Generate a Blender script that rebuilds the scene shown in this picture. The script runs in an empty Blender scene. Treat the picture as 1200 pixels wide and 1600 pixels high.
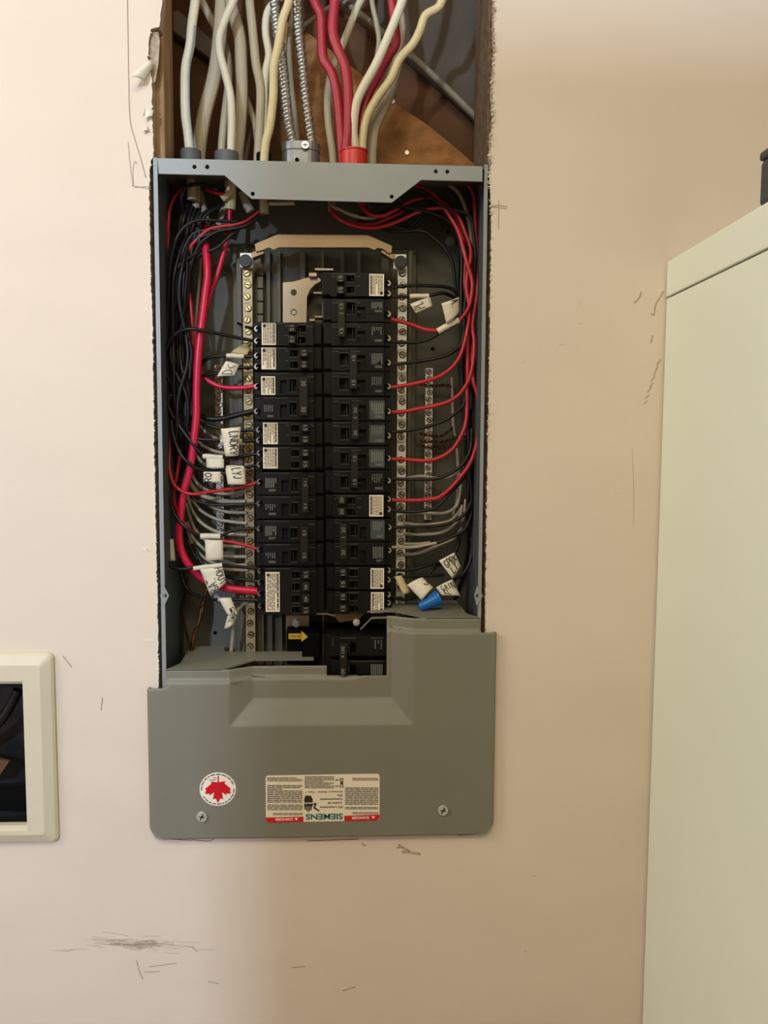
import bpy, bmesh, math, random
from mathutils import Vector, Matrix
random.seed(7)
S = bpy.context.scene
COL = S.collection

# ------------------------------------------------------------------ camera
CAMY, CAMZ, FPX = -0.80, 1.5, 1200.0
YAW, PITCH, ROLL = math.radians(2.4), math.radians(4.5), math.radians(0.3)
_f = Vector((math.sin(YAW)*math.cos(PITCH), math.cos(YAW)*math.cos(PITCH), -math.sin(PITCH)))
_r = _f.cross(Vector((0, 0, 1))).normalized(); _u = _r.cross(_f).normalized()
_r, _u = _r*math.cos(ROLL)+_u*math.sin(ROLL), _u*math.cos(ROLL)-_r*math.sin(ROLL)
cam_d = bpy.data.cameras.new('camera'); cam = bpy.data.objects.new('camera', cam_d); COL.objects.link(cam)
cam_d.sensor_fit = 'VERTICAL'; cam_d.sensor_height = 36.0; cam_d.lens = 36.0*FPX/1600.0
cam_d.clip_start = 0.01
_m = Matrix((_r, _u, -_f)).transposed().to_4x4(); _m.translation = Vector((0, CAMY, CAMZ))
cam.matrix_world = _m
S.camera = cam

# ------------------------------------------------------------------ light
S.view_settings.view_transform = 'Standard'; S.view_settings.look = 'None'
S.view_settings.gamma = 1.0; S.view_settings.use_curve_mapping = False
S.view_settings.exposure = 0.0
W = bpy.data.worlds.new('world'); S.world = W; W.use_nodes = True
W.node_tree.nodes['Background'].inputs[0].default_value = (1.0, 0.9, 0.78, 1)
W.node_tree.nodes['Background'].inputs[1].default_value = 0.1

def area(name, loc, target, sx, sy, power, col):
    l = bpy.data.lights.new(name, 'AREA'); l.shape = 'RECTANGLE'; l.size = sx; l.size_y = sy
    l.energy = power; l.color = col
    o = bpy.data.objects.new(name, l); COL.objects.link(o); o.location = loc
    o.rotation_euler = (Vector(target)-Vector(loc)).to_track_quat('-Z', 'Y').to_euler()
    return o
area('window_light_cool', (-1.0, -2.7, 2.2), (-0.3, 0, 1.4), 0.10, 0.12, 44, (0.58, 0.74, 1.0))
area('ceiling_lamp_warm', (-0.1, -1.05, 2.39), (0.1, -0.1, 0.6), 0.7, 0.4, 11.0, (1.0, 0.89, 0.60))
area('ceiling_lamp_side', (-1.4, -0.7, 2.15), (0.33, -0.1, 1.5), 0.45, 0.45, 8.2, (0.98, 0.95, 0.87))  # added fill without a fixture, brightens the cabinet side and wall

# ------------------------------------------------------------------ helpers
def U(x, y, d):
    v = _f + _r*((x-600.0)/FPX) + _u*((800.0-y)/FPX)
    t = (d-CAMY)/v.y
    return Vector((0, CAMY, CAMZ)) + v*t
def XZ(x, y, d=0.0):
    p = U(x, y, d); return (p.x, p.z)
def pxm(n, d): return n*(d-CAMY)/FPX      # pixels -> metres at depth d

def lin(c):
    c = c/255.0
    return c/12.92 if c <= 0.04045 else ((c+0.055)/1.055)**2.4
def rgb(h):
    h = h.lstrip('#'); return tuple(lin(int(h[i:i+2], 16)) for i in (0, 2, 4))+(1.0,)

MATS = {}
def mat(name, col, rough=0.5, metal=0.0, var=0.0, vscale=40.0, bump=0.0, bscale=200.0, col2=None, coat=0.0, stretch=None, spec=0.5):
    if name in MATS: return MATS[name]
    m = bpy.data.materials.new(name); m.use_nodes = True
    nt = m.node_tree; b = nt.nodes['Principled BSDF']
    c = rgb(col)
    b.inputs['Base Color'].default_value = c; b.inputs['Roughness'].default_value = rough
    b.inputs['Metallic'].default_value = metal; b.inputs['Coat Weight'].default_value = coat
    b.inputs['Specular IOR Level'].default_value = spec
    if var > 0 or bump > 0 or col2:
        tc = nt.nodes.new('ShaderNodeTexCoord'); src = tc.outputs['Object']
        if stretch:
            mp = nt.nodes.new('ShaderNodeMapping'); mp.inputs['Scale'].default_value = stretch
            nt.links.new(src, mp.inputs[0]); src = mp.outputs[0]
        n = nt.nodes.new('ShaderNodeTexNoise'); n.inputs['Scale'].default_value = vscale; n.inputs['Detail'].default_value = 5
        nt.links.new(src, n.inputs['Vector'])
        if var > 0 or col2:
            r = nt.nodes.new('ShaderNodeValToRGB')
            r.color_ramp.elements[0].position = 0.3; r.color_ramp.elements[1].position = 0.7
            if col2: r.color_ramp.elements[0].color = rgb(col2)
            else: r.color_ramp.elements[0].color = tuple(x*(1-var) for x in c[:3])+(1,)
            r.color_ramp.elements[1].color = c if col2 else tuple(min(1, x*(1+var*0.5)) for x in c[:3])+(1,)
            nt.links.new(n.outputs['Fac'], r.inputs[0]); nt.links.new(r.outputs[0], b.inputs['Base Color'])
        if bump > 0:
            n2 = nt.nodes.new('ShaderNodeTexNoise'); n2.inputs['Scale'].default_value = bscale; n2.inputs['Detail'].default_value = 4
            nt.links.new(src, n2.inputs['Vector'])
            bp = nt.nodes.new('ShaderNodeBump'); bp.inputs['Strength'].default_value = bump; bp.inputs['Distance'].default_value = 0.001
            nt.links.new(n2.outputs['Fac'], bp.inputs['Height']); nt.links.new(bp.outputs[0], b.inputs['Normal'])
    MATS[name] = m
    return m

M = dict(
 wall=mat('wall_paint', '#ddcfbf', .75, var=.035, vscale=5, bump=.10, bscale=160, stretch=(1, 1, 2.2)),
 gypsum=mat('gypsum_core', '#b9aa94', .95, var=.3, vscale=300, bump=.8, bscale=500),
 paper=mat('torn_paper', '#e3dccb', .9, var=.12, vscale=200),
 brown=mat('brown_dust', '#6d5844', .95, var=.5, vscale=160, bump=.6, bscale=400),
 wood=mat('stud_wood', '#b3946c', .8, col2='#87674a', vscale=30, stretch=(6, 6, .6), bump=.3, bscale=80),
 wooddark=mat('dark_wood', '#6e4a2b', .85, col2='#573b23', vscale=12, stretch=(1, 1, 3), bump=.3, bscale=60),
 woodgrey=mat('grey_board', '#6a5c50', .85, col2='#54483e', vscale=12, bump=.2, bscale=60),
 osb=mat('chip_board', '#b98550', .85, col2='#80552f', vscale=38, stretch=(1, 1, 1.7), bump=.5, bscale=120),
 plank=mat('old_plank', '#8d8074', .85, col2='#6f645a', vscale=30, bump=.3, bscale=100),
 box=mat('box_grey_enamel', '#8b9193', .42, var=.05, vscale=30, bump=.04, bscale=300),
 boxside=mat('box_side_grey', '#50565a', .6, spec=.3, var=.08, vscale=25),  # grey darkened to stand for the weak light on the inner sides
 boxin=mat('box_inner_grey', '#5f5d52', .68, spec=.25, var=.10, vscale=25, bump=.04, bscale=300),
 cover=mat('cover_grey_enamel', '#7a786a', .52, var=.04, vscale=20, bump=.03, bscale=400),
 base=mat('base_plastic', '#57523f', .55, var=.12, vscale=60),
 base2=mat('base_plastic_edge', '#645d4c', .55, var=.12, vscale=60),
 blackp=mat('breaker_black', '#0b0b0a', .55, spec=.25, var=.15, vscale=120, bump=.05, bscale=900),
 black2=mat('breaker_slot_black', '#070707', .6),
 tie=mat('handle_tie_black', '#1c1a17', .5, spec=.3),
 dead=mat('matte_black', '#060606', .8, spec=.1),
 printw=mat('white_ink', '#8f8f86', .6),
 printg=mat('grey_ink', '#7f8078', .6),
 greylab=mat('grey_green_label', '#3d4845', .5),
 lab=mat('breaker_label_cream', '#efe6d2', .6, var=.03, vscale=100),
 ink=mat('dark_ink', '#2a231c', .7),
 ink2=mat('brown_ink', '#6b5f4c', .8),
 marker=mat('black_marker', '#0a0a0a', .6),
 labelp=mat('label_cream', '#e9ddc4', .45),
 redband=mat('danger_red', '#c81f22', .45),
 leafred=mat('leaf_red', '#cc0f22', .45),
 teal=mat('teal_ink', '#0f6468', .5),
 disc=mat('sticker_white', '#f1e9da', .4),
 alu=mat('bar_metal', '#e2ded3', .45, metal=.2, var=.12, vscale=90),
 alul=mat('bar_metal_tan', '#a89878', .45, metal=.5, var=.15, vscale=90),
 clamp=mat('clamp_zinc', '#84868a', .45, metal=.7, var=.15, vscale=90),
 brass=mat('screw_brass', '#b9a06a', .3, metal=.9),
 steel=mat('screw_steel', '#c9c6bc', .25, metal=.95),
 screwr=mat('screw_glint', '#d9cfae', .3, metal=.6),
 ridge=mat('edge_highlight', '#44443d', .5),
 covscrew=mat('cover_screw_metal', '#c8c7bf', .35, metal=.35),
 zinc=mat('zinc_conduit', '#b4b5b2', .3, metal=.9, var=.1, vscale=60),
 strap=mat('strap_metal', '#857056', .38, metal=.75, var=.08, vscale=40),
 bus=mat('bus_tinned', '#a79a86', .35, metal=.8, var=.08, vscale=50),
 cap=mat('lug_screw_black', '#0e0d0c', .5),
 wblack=mat('wire_black', '#171717', .4, spec=.35, var=.1, vscale=60),
 wred=mat('wire_red', '#b3202c', .38, var=.08, vscale=50),
 wpink=mat('wire_heavy_red', '#c8173f', .36, var=.06, vscale=50),
 wwhite=mat('wire_white', '#a39a88', .5, var=.15, vscale=40),
 cream=mat('cable_cream', '#d9d3bd', .45, var=.08, vscale=30),
 creamy=mat('cable_yellowed', '#cfc296', .45, var=.1, vscale=30),
 beige=mat('cable_beige', '#b3a78f', .5, var=.12, vscale=30),
 credc=mat('cable_red', '#a71f38', .45, var=.12, vscale=40),
 greyc=mat('cable_grey', '#8f8778', .6, var=.15, vscale=40),
 blueprint=mat('cable_blue_print', '#7fa0ad', .6),
 copper=mat('bare_copper', '#5e3c25', .4, metal=.8, var=.2, vscale=90),
 grom=mat('grey_bushing', '#5b5c5d', .6),
 redbush=mat('red_bushing', '#cf2d2a', .4),
 tape=mat('masking_tape', '#e2d9c3', .7, var=.06, vscale=120),
 tapey=mat('old_tape', '#c9b98a', .7, var=.1, vscale=120),
 blue=mat('wire_nut_blue', '#0d68b8', .35),
 yellow=mat('arrow_yellow', '#d0a92a', .5),
 plate=mat('wall_frame_cream', '#d3cab2', .4, var=.03, vscale=30),
 dkplastic=mat('dark_plastic', '#191a1a', .35, var=.2, vscale=40),
 cab=mat('cabinet_cream', '#e9f0df', .45, var=.015, vscale=6),
 bin=mat('dark_grey_bin', '#3c4141', .6),
 pencil=mat('pencil_grey', '#8f8378', .9),
 scuff=mat('scuff_grey', '#b5a89b', .9),
 floor=mat('floor_tile', '#b07d48', .6, var=.1, vscale=8),
 ceil=mat('ceiling_white', '#e6dfd2', .9, var=.02, vscale=6),
 door=mat('door_wood', '#8a6a48', .6, col2='#6d5135', vscale=14, stretch=(5, 5, .6)),
)

class MB:
    def __init__(s): s.v = []; s.f = []; s.m = []; s.sm = []
    def add(s, vs, fs, mi=0, smooth=False):
        o = len(s.v); s.v += [Vector(p) for p in vs]
        for f in fs: s.f.append([i+o for i in f]); s.m.append(mi); s.sm.append(smooth)
        return s
    def box(s, x0, x1, y0, y1, z0, z1, mi=0):
        x0, x1 = min(x0, x1), max(x0, x1); y0, y1 = min(y0, y1), max(y0, y1); z0, z1 = min(z0, z1), max(z0, z1)
        return s.add([(x0,y0,z0),(x1,y0,z0),(x1,y1,z0),(x0,y1,z0),(x0,y0,z1),(x1,y0,z1),(x1,y1,z1),(x0,y1,z1)],
                     [(0,1,5,4),(1,2,6,5),(2,3,7,6),(3,0,4,7),(4,5,6,7),(3,2,1,0)], mi)
    def pbox(s, x0, y0, x1, y1, d0, d1, mi=0):      # rectangle read off the photo at depth d0, squared up in the world
        xm, ym = (x0+x1)/2, (y0+y1)/2
        return s.box(U(x0, ym, d0).x, U(x1, ym, d0).x, d0, d1, U(xm, y1, d0).z, U(xm, y0, d0).z, mi)
    def prism(s, loop, y0, y1, holes=(), mi=0, smooth=False):     # loops of (x,z)
        bm = bmesh.new(); n = 0; loops = []
        for lp in [loop]+list(holes):
            vs = [bm.verts.new((p[0], 0, p[1])) for p in lp]
            for i in range(len(vs)): bm.edges.new((vs[i], vs[(i+1) % len(vs)]))
            loops.append(list(range(n, n+len(vs)))); n += len(vs)
        bm.verts.index_update()
        bmesh.ops.triangle_fill(bm, edges=bm.edges[:], use_beauty=True, use_dissolve=False)
        bm.verts.ensure_lookup_table()
        pts = [v.co.copy() for v in bm.verts]
        tris = [[v.index for v in f.verts] for f in bm.faces]
        bm.free()
        vs = [(p.x, y0, p.z) for p in pts]+[(p.x, y1, p.z) for p in pts]
        fs = [tuple(t) for t in tris]+[tuple(i+n for i in reversed(t)) for t in tris]
        for lp in loops:
            for i in range(len(lp)):
                a, b = lp[i], lp[(i+1) % len(lp)]; fs.append((a, b, b+n, a+n))
        return s.add(vs, fs, mi, smooth)
    def disc(s, c, r, y0, y1, n=16, mi=0, rz=None, smooth=False):  # cylinder along Y
        rz = rz or r
        return s.prism([(c[0]+r*math.cos(2*math.pi*i/n), c[1]+rz*math.sin(2*math.pi*i/n)) for i in range(n)], y0, y1, mi=mi)
    def tube(s, pts, r, n=8, step=6, flat=1.0, mi=0, rib=None, taper=None):
        P = smooth_path(pts, step)
        if rib:                                       # resample evenly for the spiral
            P = resample(P, rib[1])
        vs = []; fs = []; L = len(P)
        for i, p in enumerate(P):
            t = (P[min(i+1, L-1)]-P[max(i-1, 0)]).normalized()
            a = t.cross(Vector((0, 1, 0)))
            if a.length < 0.15: a = t.cross(Vector((1, 0, 0)))
            a.normalize(); b = a.cross(t).normalized()
            rr = r if taper is None else r*(taper[0]+(taper[1]-taper[0])*i/(L-1))
            for k in range(n):
                q = 2*math.pi*k/n
                e = rr if not rib else rr*(1+rib[0]*math.sin(q+i*rib[2]))
                vs.append(p+a*(e*math.cos(q))+b*(e/flat*math.sin(q)))
        for i in range(L-1):
            for k in range(n):
                fs.append((i*n+k, i*n+(k+1) % n, (i+1)*n+(k+1) % n, (i+1)*n+k))
        s.add(vs, fs, mi, True)
        s.add(vs[:n], [tuple(range(n))], mi); s.add(vs[-n:], [tuple(range(n))], mi)
        return s
    def build(s, name, mats, parent=None, bevel=0.0, origin=None, weld=False, recalc=True):
        if not isinstance(mats, (list, tuple)): mats = [mats]
        me = bpy.data.meshes.new(name)
        if parent is not None: o0 = rootloc(parent)
        elif origin is not None: o0 = Vector(origin)
        else:
            xs = [p.x for p in s.v]; ys = [p.y for p in s.v]; zs = [p.z for p in s.v]
            o0 = Vector(((min(xs)+max(xs))/2, (min(ys)+max(ys))/2, min(zs)))
        me.from_pydata([p-o0 for p in s.v], [], s.f)
        for m in mats: me.materials.append(M[m])
        for i, p in enumerate(me.polygons): p.material_index = s.m[i]; p.use_smooth = s.sm[i]
        if recalc:
            bm = bmesh.new(); bm.from_mesh(me)
            if weld: bmesh.ops.remove_doubles(bm, verts=bm.verts[:], dist=1e-5)
            bmesh.ops.recalc_face_normals(bm, faces=bm.faces[:]); bm.to_mesh(me); bm.free()
        ob = bpy.data.objects.new(name, me); COL.objects.link(ob)
        if parent is not None: ob.parent = parent
        else: ob.location = o0
        if bevel:
            b = ob.modifiers.new('bevel', 'BEVEL'); b.width = bevel; b.segments = 2; b.limit_method = 'ANGLE'
        return ob

def rootloc(o):
    v = Vector(o.location)
    while o.parent: o = o.parent; v += o.location
    return v
def smooth_path(pts, step):
    P = [Vector(p) for p in pts]
    if len(P) < 3 or step <= 1: return P
    Q = [P[0]*2-P[1]]+P+[P[-1]*2-P[-2]]; out = []
    for i in range(1, len(Q)-2):
        a, b, c, d = Q[i-1:i+3]
        for k in range(step):
            t = k/step
            out.append(0.5*((2*b)+(c-a)*t+(2*a-5*b+4*c-d)*t*t+(3*b-a-3*c+d)*t**3))
    out.append(P[-1]); return out
def resample(P, ds):
    out = [P[0]]; acc = 0
    for i in range(1, len(P)):
        a, b = P[i-1], P[i]; L = (b-a).length; t = ds-acc
        while t <= L: out.append(a.lerp(b, t/L)); t += ds
        acc = L-(t-ds)
    return out
def tag(o, label, cat, group=None):
    o['label'] = label; o['category'] = cat
    if group: o['group'] = group
    return o
def thing(name, loc, label, cat, group=None):
    o = bpy.data.objects.new(name, None); COL.objects.link(o); o.location = loc; o.empty_display_size = .02
    return tag(o, label, cat, group)
def struct(o, label=None):
    o['kind'] = 'structure'
    if label: o['label'] = label; o['category'] = o.name.split('_')[0]
    return o
def place(name, mesh, pos, parent, rot=0.0):          # share one mesh between alike pieces
    ob = bpy.data.objects.new(name, mesh); COL.objects.link(ob); ob.parent = parent
    ob.location = Vector(pos)-rootloc(parent); ob.rotation_euler = (0, rot, 0)
    return ob

_TC = {}
def textverts(s, bold=0.0):
    if (s, bold) in _TC: return _TC[(s, bold)]
    cu = bpy.data.curves.new('t', 'FONT'); cu.body = s; cu.size = 1.0; cu.resolution_u = 3; cu.offset = bold
    ob = bpy.data.objects.new('t', cu); COL.objects.link(ob)
    dg = bpy.context.evaluated_depsgraph_get()
    me = bpy.data.meshes.new_from_object(ob.evaluated_get(dg))
    v = [(p.co.x, p.co.y) for p in me.vertices]; f = [tuple(p.vertices) for p in me.polygons]
    x0 = min(p[0] for p in v); x1 = max(p[0] for p in v); y0 = min(p[1] for p in v); y1 = max(p[1] for p in v)
    v = [((p[0]-x0)/(x1-x0), (p[1]-y0)/(y1-y0)) for p in v]
    bpy.data.objects.remove(ob); bpy.data.curves.remove(cu); bpy.data.meshes.remove(me)
    _TC[(s, bold)] = (v, f); return v, f
def text(mb, s, x0, y0, x1, y1, d, rot, mi=0, bold=0.0):         # fit a word into a pixel rectangle; rot 0, 90 (reads upward), 180, 270 (reads downward)
    v, f = textverts(s, bold)
    A = U(x0, y1, d); B = U(x1, y0, d)                 # lower left, upper right
    out = []
    for a, b in v:
        if rot == 0: p = (a, b)
        elif rot == 90: p = (1-b, a)
        elif rot == 180: p = (1-a, 1-b)
        else: p = (b, 1-a)
        out.append((A.x+(B.x-A.x)*p[0], d, A.z+(B.z-A.z)*p[1]))
    mb.add(out, f, mi)
def bars(mb, x0, y0, x1, y1, d, rows, rot, rnd, mi=0, fill=.55, gap=.18):    # fine print: rows of word-length dashes
    for i in range(rows):
        t = 0.0; stop = 1.0 if rnd.random() > .2 else rnd.uniform(.4, .95)
        while t < stop:
            w = rnd.uniform(.06, .2); e = min(stop, t+w); a = (i+.5-fill/2)/rows; b = (i+.5+fill/2)/rows
            if rot in (0, 180): q = (x0+(x1-x0)*t, y0+(y1-y0)*a, x0+(x1-x0)*e, y0+(y1-y0)*b)
            else: q = (x0+(x1-x0)*a, y0+(y1-y0)*t, x0+(x1-x0)*b, y0+(y1-y0)*e)
            P = [U(q[0], q[1], d), U(q[2], q[1], d), U(q[2], q[3], d), U(q[0], q[3], d)]
            mb.add(P, [(0, 1, 2, 3)], mi); t = e+gap*w

# ------------------------------------------------------------------ the setting
rw = random.Random(3)
def jag(pts, amp, step=4.5):
    out = []
    for i in range(len(pts)-1):
        (x0, y0), (x1, y1) = pts[i], pts[i+1]; n = max(1, int(math.hypot(x1-x0, y1-y0)/step))
        for k in range(n):
            t = min(.97, (k+rw.uniform(-.35, .35)*(k > 0))/n); j = amp*rw.choice((.3, .6, 1.0)) if 0 < k else amp*.3
            out.append((x0+(x1-x0)*t+rw.uniform(-j, j), y0+(y1-y0)*t))
    out.append(pts[-1]); return out
LEFT = jag([(256, -420), (254, 0), (251, 20), (249, 42), (236, 45), (233, 60), (231, 92), (238, 127), (237, 170), (239, 215), (240, 244), (235, 252), (233, 300), (235, 400),
            (238, 500), (240, 600), (241, 700), (243, 800), (245, 900), (247, 1000), (249, 1110), (251, 1230)], 1.3)
RIGHT = jag([(778, -420), (773, 0), (772, 40), (774, 80), (771, 110), (769, 140), (772, 180), (768, 205), (766, 232), (768, 255), (764, 272), (766, 300), (768, 330), (767, 400),
             (765, 550), (763, 667), (760, 816), (758, 990), (756, 1110), (755, 1230)], 1.3)
opening = [XZ(*p) for p in LEFT]+[XZ(*p) for p in reversed(RIGHT)]
plate_hole = [XZ(-150, 1058), XZ(46, 1058), XZ(50, 1302), XZ(-150, 1302)]
wall = MB().prism([(-1.6, 0), (1.3, 0), (1.3, 2.42), (-1.6, 2.42)], 0.0, 0.013, holes=[opening, plate_hole])
wob = wall.build('wall_back', ['wall', 'gypsum'])
for p in wob.data.polygons:
    if abs(p.normal.y) < .5: p.material_index = 1
struct(wob, 'off-white painted drywall with a rough opening cut around the electrical panel')
struct(MB().box(-1.6, 1.3, -2.8, .3, -.05, 0).build('floor', 'floor'), 'floor of the room below the panel')
struct(MB().box(-1.6, 1.3, -2.8, .3, 2.42, 2.47).build('ceiling', 'ceil'), 'white ceiling above the panel wall')
struct(MB().box(-1.65, -1.6, -2.8, .3, 0, 2.42).build('wall_left', 'wall'), 'painted side wall left of the panel')
struct(MB().box(1.3, 1.35, -2.8, .3, 0, 2.42).build('wall_right', 'wall'), 'painted side wall right of the white cabinet')
struct(MB().box(-1.65, 1.35, -2.85, -2.8, 0, 2.42).build('wall_front', 'wall'), 'painted wall behind the viewpoint')
# unseen door leaf, added behind the viewpoint to shade the right of the wall
dm = MB().box(-.545, .25, -1.34, -1.30, .01, 2.06)
dob = struct(dm.build('blocker_door', 'door', bevel=.002), 'unseen wooden door leaf added behind the viewpoint to shade the wall')
MB().box(-.43, .13, -1.355, -1.34, 1.15, 1.9).build('door_panel', 'door', dob, bevel=.004)
MB().box(-.43, .13, -1.355, -1.34, .2, 1.0).build('door_panel', 'door', dob, bevel=.004)
MB().tube([(-.50, -1.34, 1.0), (-.50, -1.39, 1.0), (-.41, -1.395, 1.0)], .01).build('door_handle', 'steel', dob)

# pencil lines, scuffs and chips on the wall
def ribbon(mb, pts, w, d):
    P = smooth_path([U(x, y, d) for x, y in pts], 4)
    for i in range(len(P)-1):
        t = (P[i+1]-P[i]); n = Vector((-t.z, 0, t.x)).normalized()*w/2
        mb.add([P[i]-n, P[i+1]-n, P[i+1]+n, P[i]+n], [(0, 1, 2, 3)])
def mark(name, lines, w, m):
    mb = MB()
    for l in lines: ribbon(mb, l, w, -.0003)
    mb.build(name, m, wob, recalc=False)
mark('pencil_line', [[(199, -5), (200, 60), (201, 125), (203, 185), (209, 212), (219, 245), (228, 278)]], .0007, 'pencil')
mark('pencil_line', [[(200, 222), (203, 255), (208, 292)], [(208, 290), (208, 262), (211, 252), (214, 256)], [(206, 290), (222, 293), (236, 296)], [(210, 293), (236, 291)]], .0005, 'pencil')
mark('pencil_cross', [[(779, 312), (779, 335), (779, 358)], [(768, 322), (780, 321), (793, 323)], [(768, 323), (792, 326)]], .0006, 'pencil')
def strokes(n, cx, cy, sx, sy, lo, hi, slope):
    out = []
    for _ in range(n):
        x = rw.gauss(cx, sx); y = rw.gauss(cy, sy); l = rw.uniform(lo, hi); t = slope+rw.uniform(-.12, .12)
        out.append([(x-l/2, y-l*t/2), (x, y+rw.uniform(-.8, .8)), (x+l/2, y+l*t/2)])
    return out
mark('scuff_mark', strokes(60, 205, 1474, 55, 7, 12, 45, .03), .0004, 'scuff')
mark('scuff_mark', strokes(7, 212, 1475, 24, 4, 20, 50, .02), .0005, 'pencil')
mark('scuff_mark', [[(213, 1500), (218, 1518), (223, 1530)], [(225, 1519), (250, 1518)], [(232, 1511), (276, 1505)], [(300, 1479), (308, 1487)], [(325, 1534), (342, 1537)]], .0006, 'pencil')
mark('scratch_mark', [[(1022, 491), (1025, 475), (1033, 462), (1037, 455)], [(1016, 490), (1023, 493)], [(1017, 536), (1020, 524)], [(991, 474), (999, 465), (1002, 456)]], .0008, 'pencil')
mark('scratch_mark', [[(1005+i*3+rw.uniform(-2, 2), 632-i*9), (1012+i*3, 622-i*9+rw.uniform(-4, 4))] for i in range(8)], .0006, 'pencil')
mark('scratch_mark', [[(988, 700), (990, 760), (990, 820)], [(960, 770), (966, 772)], [(905, 477), (909, 472)], [(905, 505), (910, 506)], [(873, 540), (886, 538)], [(814, 568), (822, 563)], [(843, 545), (844, 548)]], .00035, 'scuff')
mark('scratch_mark', [[(455, 1512+0), (478, 1510)], [(535, 1548), (556, 1542)], [(833, 1368), (836, 1369)], [(820, 1486), (822, 1487)], [(160, 1090), (158, 1110)], [(98, 1025), (112, 1042)]], .0007, 'pencil')
mark('scratch_mark', [[(300, 1312), (325, 1314), (338, 1309)], [(480, 1314), (560, 1311)], [(565, 1318), (572, 1322)], [(716, 1305), (742, 1304)], [(620, 1325), (630, 1323)], [(262, 1311), (300, 1313)]], .0008, 'brown')
mark('paint_chip', [[(622, 1320), (632, 1326), (640, 1330)], [(628, 1331), (648, 1333), (657, 1335)]], .0028, 'gypsum')
mark('paint_chip', [[(224, 481), (231, 483)], [(222, 858), (236, 858)], [(224, 1000), (241, 998)], [(228, 860), (232, 861)]], .0035, 'paper')
mark('paint_chip', [[(226, 172), (232, 174)], [(224, 178), (233, 181)]], .0030, 'gypsum')

# torn paper along the cut
fr = MB()
for lst, sg, n in ((RIGHT, -1, 520), (LEFT, 1, 150)):
    vis = [p for p in lst if p[1] > -30]
    for i in range(n):
        x, y = rw.choice(vis); low = y > 335 or sg > 0
        if low and rw.random() < .75: continue
        y += rw.uniform(-4, 4); L = rw.uniform(.5, 2.2) if low else rw.uniform(1, 5.5)
        a = U(x-sg*1.5, y, -.0004); b = U(x-sg*1.5, y+rw.uniform(1.5, 3.5), -.0004)
        c = U(x+sg*L, y+rw.uniform(-3, 5), -.0004-rw.uniform(0, .004)); e = U(x+sg*L*.5, y+rw.uniform(-2, 3), .006)
        fr.add([a, b, c, e], [(0, 1, 2), (0, 1, 3), (0, 2, 3), (1, 2, 3)])
fo = fr.build('torn_paper_fringe', 'paper', wob); fo['kind'] = 'stuff'
def patch(corn, nu=6, nv=6, bend=0.0, bend2=0.0, thick=.0004):      # TL,TR,BR,BL world points, bowed out of plane
    a, b, c, e = corn; n = (b-a).cross(e-a).normalized()
    if n.y > 0: n = -n
    def at(u, v, off=0.0):
        p = a.lerp(b, u).lerp(e.lerp(c, u), v)
        return p+n*(bend*math.sin(math.pi*u)+bend2*math.sin(math.pi*v)+off)
    mb = MB(); vs = []
    for k in (0, 1):
        for j in range(nv+1):
            for i in range(nu+1): vs.append(at(i/nu, j/nv, -thick*k))
    w = nu+1; N = w*(nv+1); fs = []
    for j in range(nv):
        for i in range(nu):
            q = (j*w+i, j*w+i+1, (j+1)*w+i+1, (j+1)*w+i); fs.append(q); fs.append(tuple(N+t for t in reversed(q)))
    ring = [i for i in range(w)]+[j*w+nu for j in range(1, nv+1)]+[nv*w+i for i in range(nu-1, -1, -1)]+[j*w for j in range(nv-1, 0, -1)]
    for i in range(len(ring)):
        p, q = ring[i], ring[(i+1) % len(ring)]; fs.append((q, p, p+N, q+N))
    mb.add(vs, fs, 0, True)
    return mb, at
mb, _ = patch([U(233, 94, -.001), U(240, 103, -.001), U(227, 127, -.006), U(200, 121, -.016)], bend=.003)
mb.build('paper_flap', 'paper', wob)
mb, _ = patch([U(228, 170, -.0006), U(240, 172, -.0006), U(238, 181, -.003), U(226, 186, -.005)], bend=.001)
mb.build('paper_flap', 'paper', wob)
mb, _ = patch([U(222, 200, -.0006), U(231, 198, -.0006), U(232, 204, -.003), U(224, 205, -.005)], bend=.001)
mb.build('paper_flap', 'paper', wob)
# scraped strip where the surface paper is gone
MB().prism([XZ(*p) for p in [(236, 46), (246, 47), (248, 60), (246, 95), (241, 125), (237, 128), (231, 93), (233, 60)]], .004, .0045).build('bare_gypsum_strip', 'gypsum', wob)

# inside the wall above the box
struct(MB().box(-.40, .40, .155, .165, 1.0, 2.42).build('wall_cavity', 'wooddark'), 'dark brown board at the back of the wall cavity')
BL = U(247, 660, .002).x; BR = U(756, 660, .002).x; ZB = U(500, 1290, .05).z
ZT = U(500, 254.5, 0).z                                # top of the box
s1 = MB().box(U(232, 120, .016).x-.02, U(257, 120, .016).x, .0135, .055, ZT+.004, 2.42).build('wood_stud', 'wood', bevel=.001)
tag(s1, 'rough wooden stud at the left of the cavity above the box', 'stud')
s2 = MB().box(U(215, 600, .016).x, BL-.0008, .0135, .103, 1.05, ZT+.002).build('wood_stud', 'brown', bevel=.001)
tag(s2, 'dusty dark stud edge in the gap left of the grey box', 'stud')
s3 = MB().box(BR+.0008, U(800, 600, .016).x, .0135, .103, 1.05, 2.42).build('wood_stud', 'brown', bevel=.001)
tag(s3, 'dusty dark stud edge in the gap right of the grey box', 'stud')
def poly(pts, d): return [XZ(x, y, d) for x, y in pts]
o = MB().prism(poly([(440, 300), (440, 30), (478, 48), (560, 112), (612, 158), (655, 186), (664, 192), (700, 220), (748, 262), (748, 300)], .125), .125, .137).build('chipboard_sheet', 'osb', bevel=.0008)
tag(o, 'orange-brown chipboard with a diagonal edge behind the red and white cables', 'board')
for x, y in ((636, 238), (614, 158)):
    mbn = MB().disc(XZ(x, y, .123), .0026, .1235, .126, 10); mbn.build('nail_head', 'bus', o)
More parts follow.
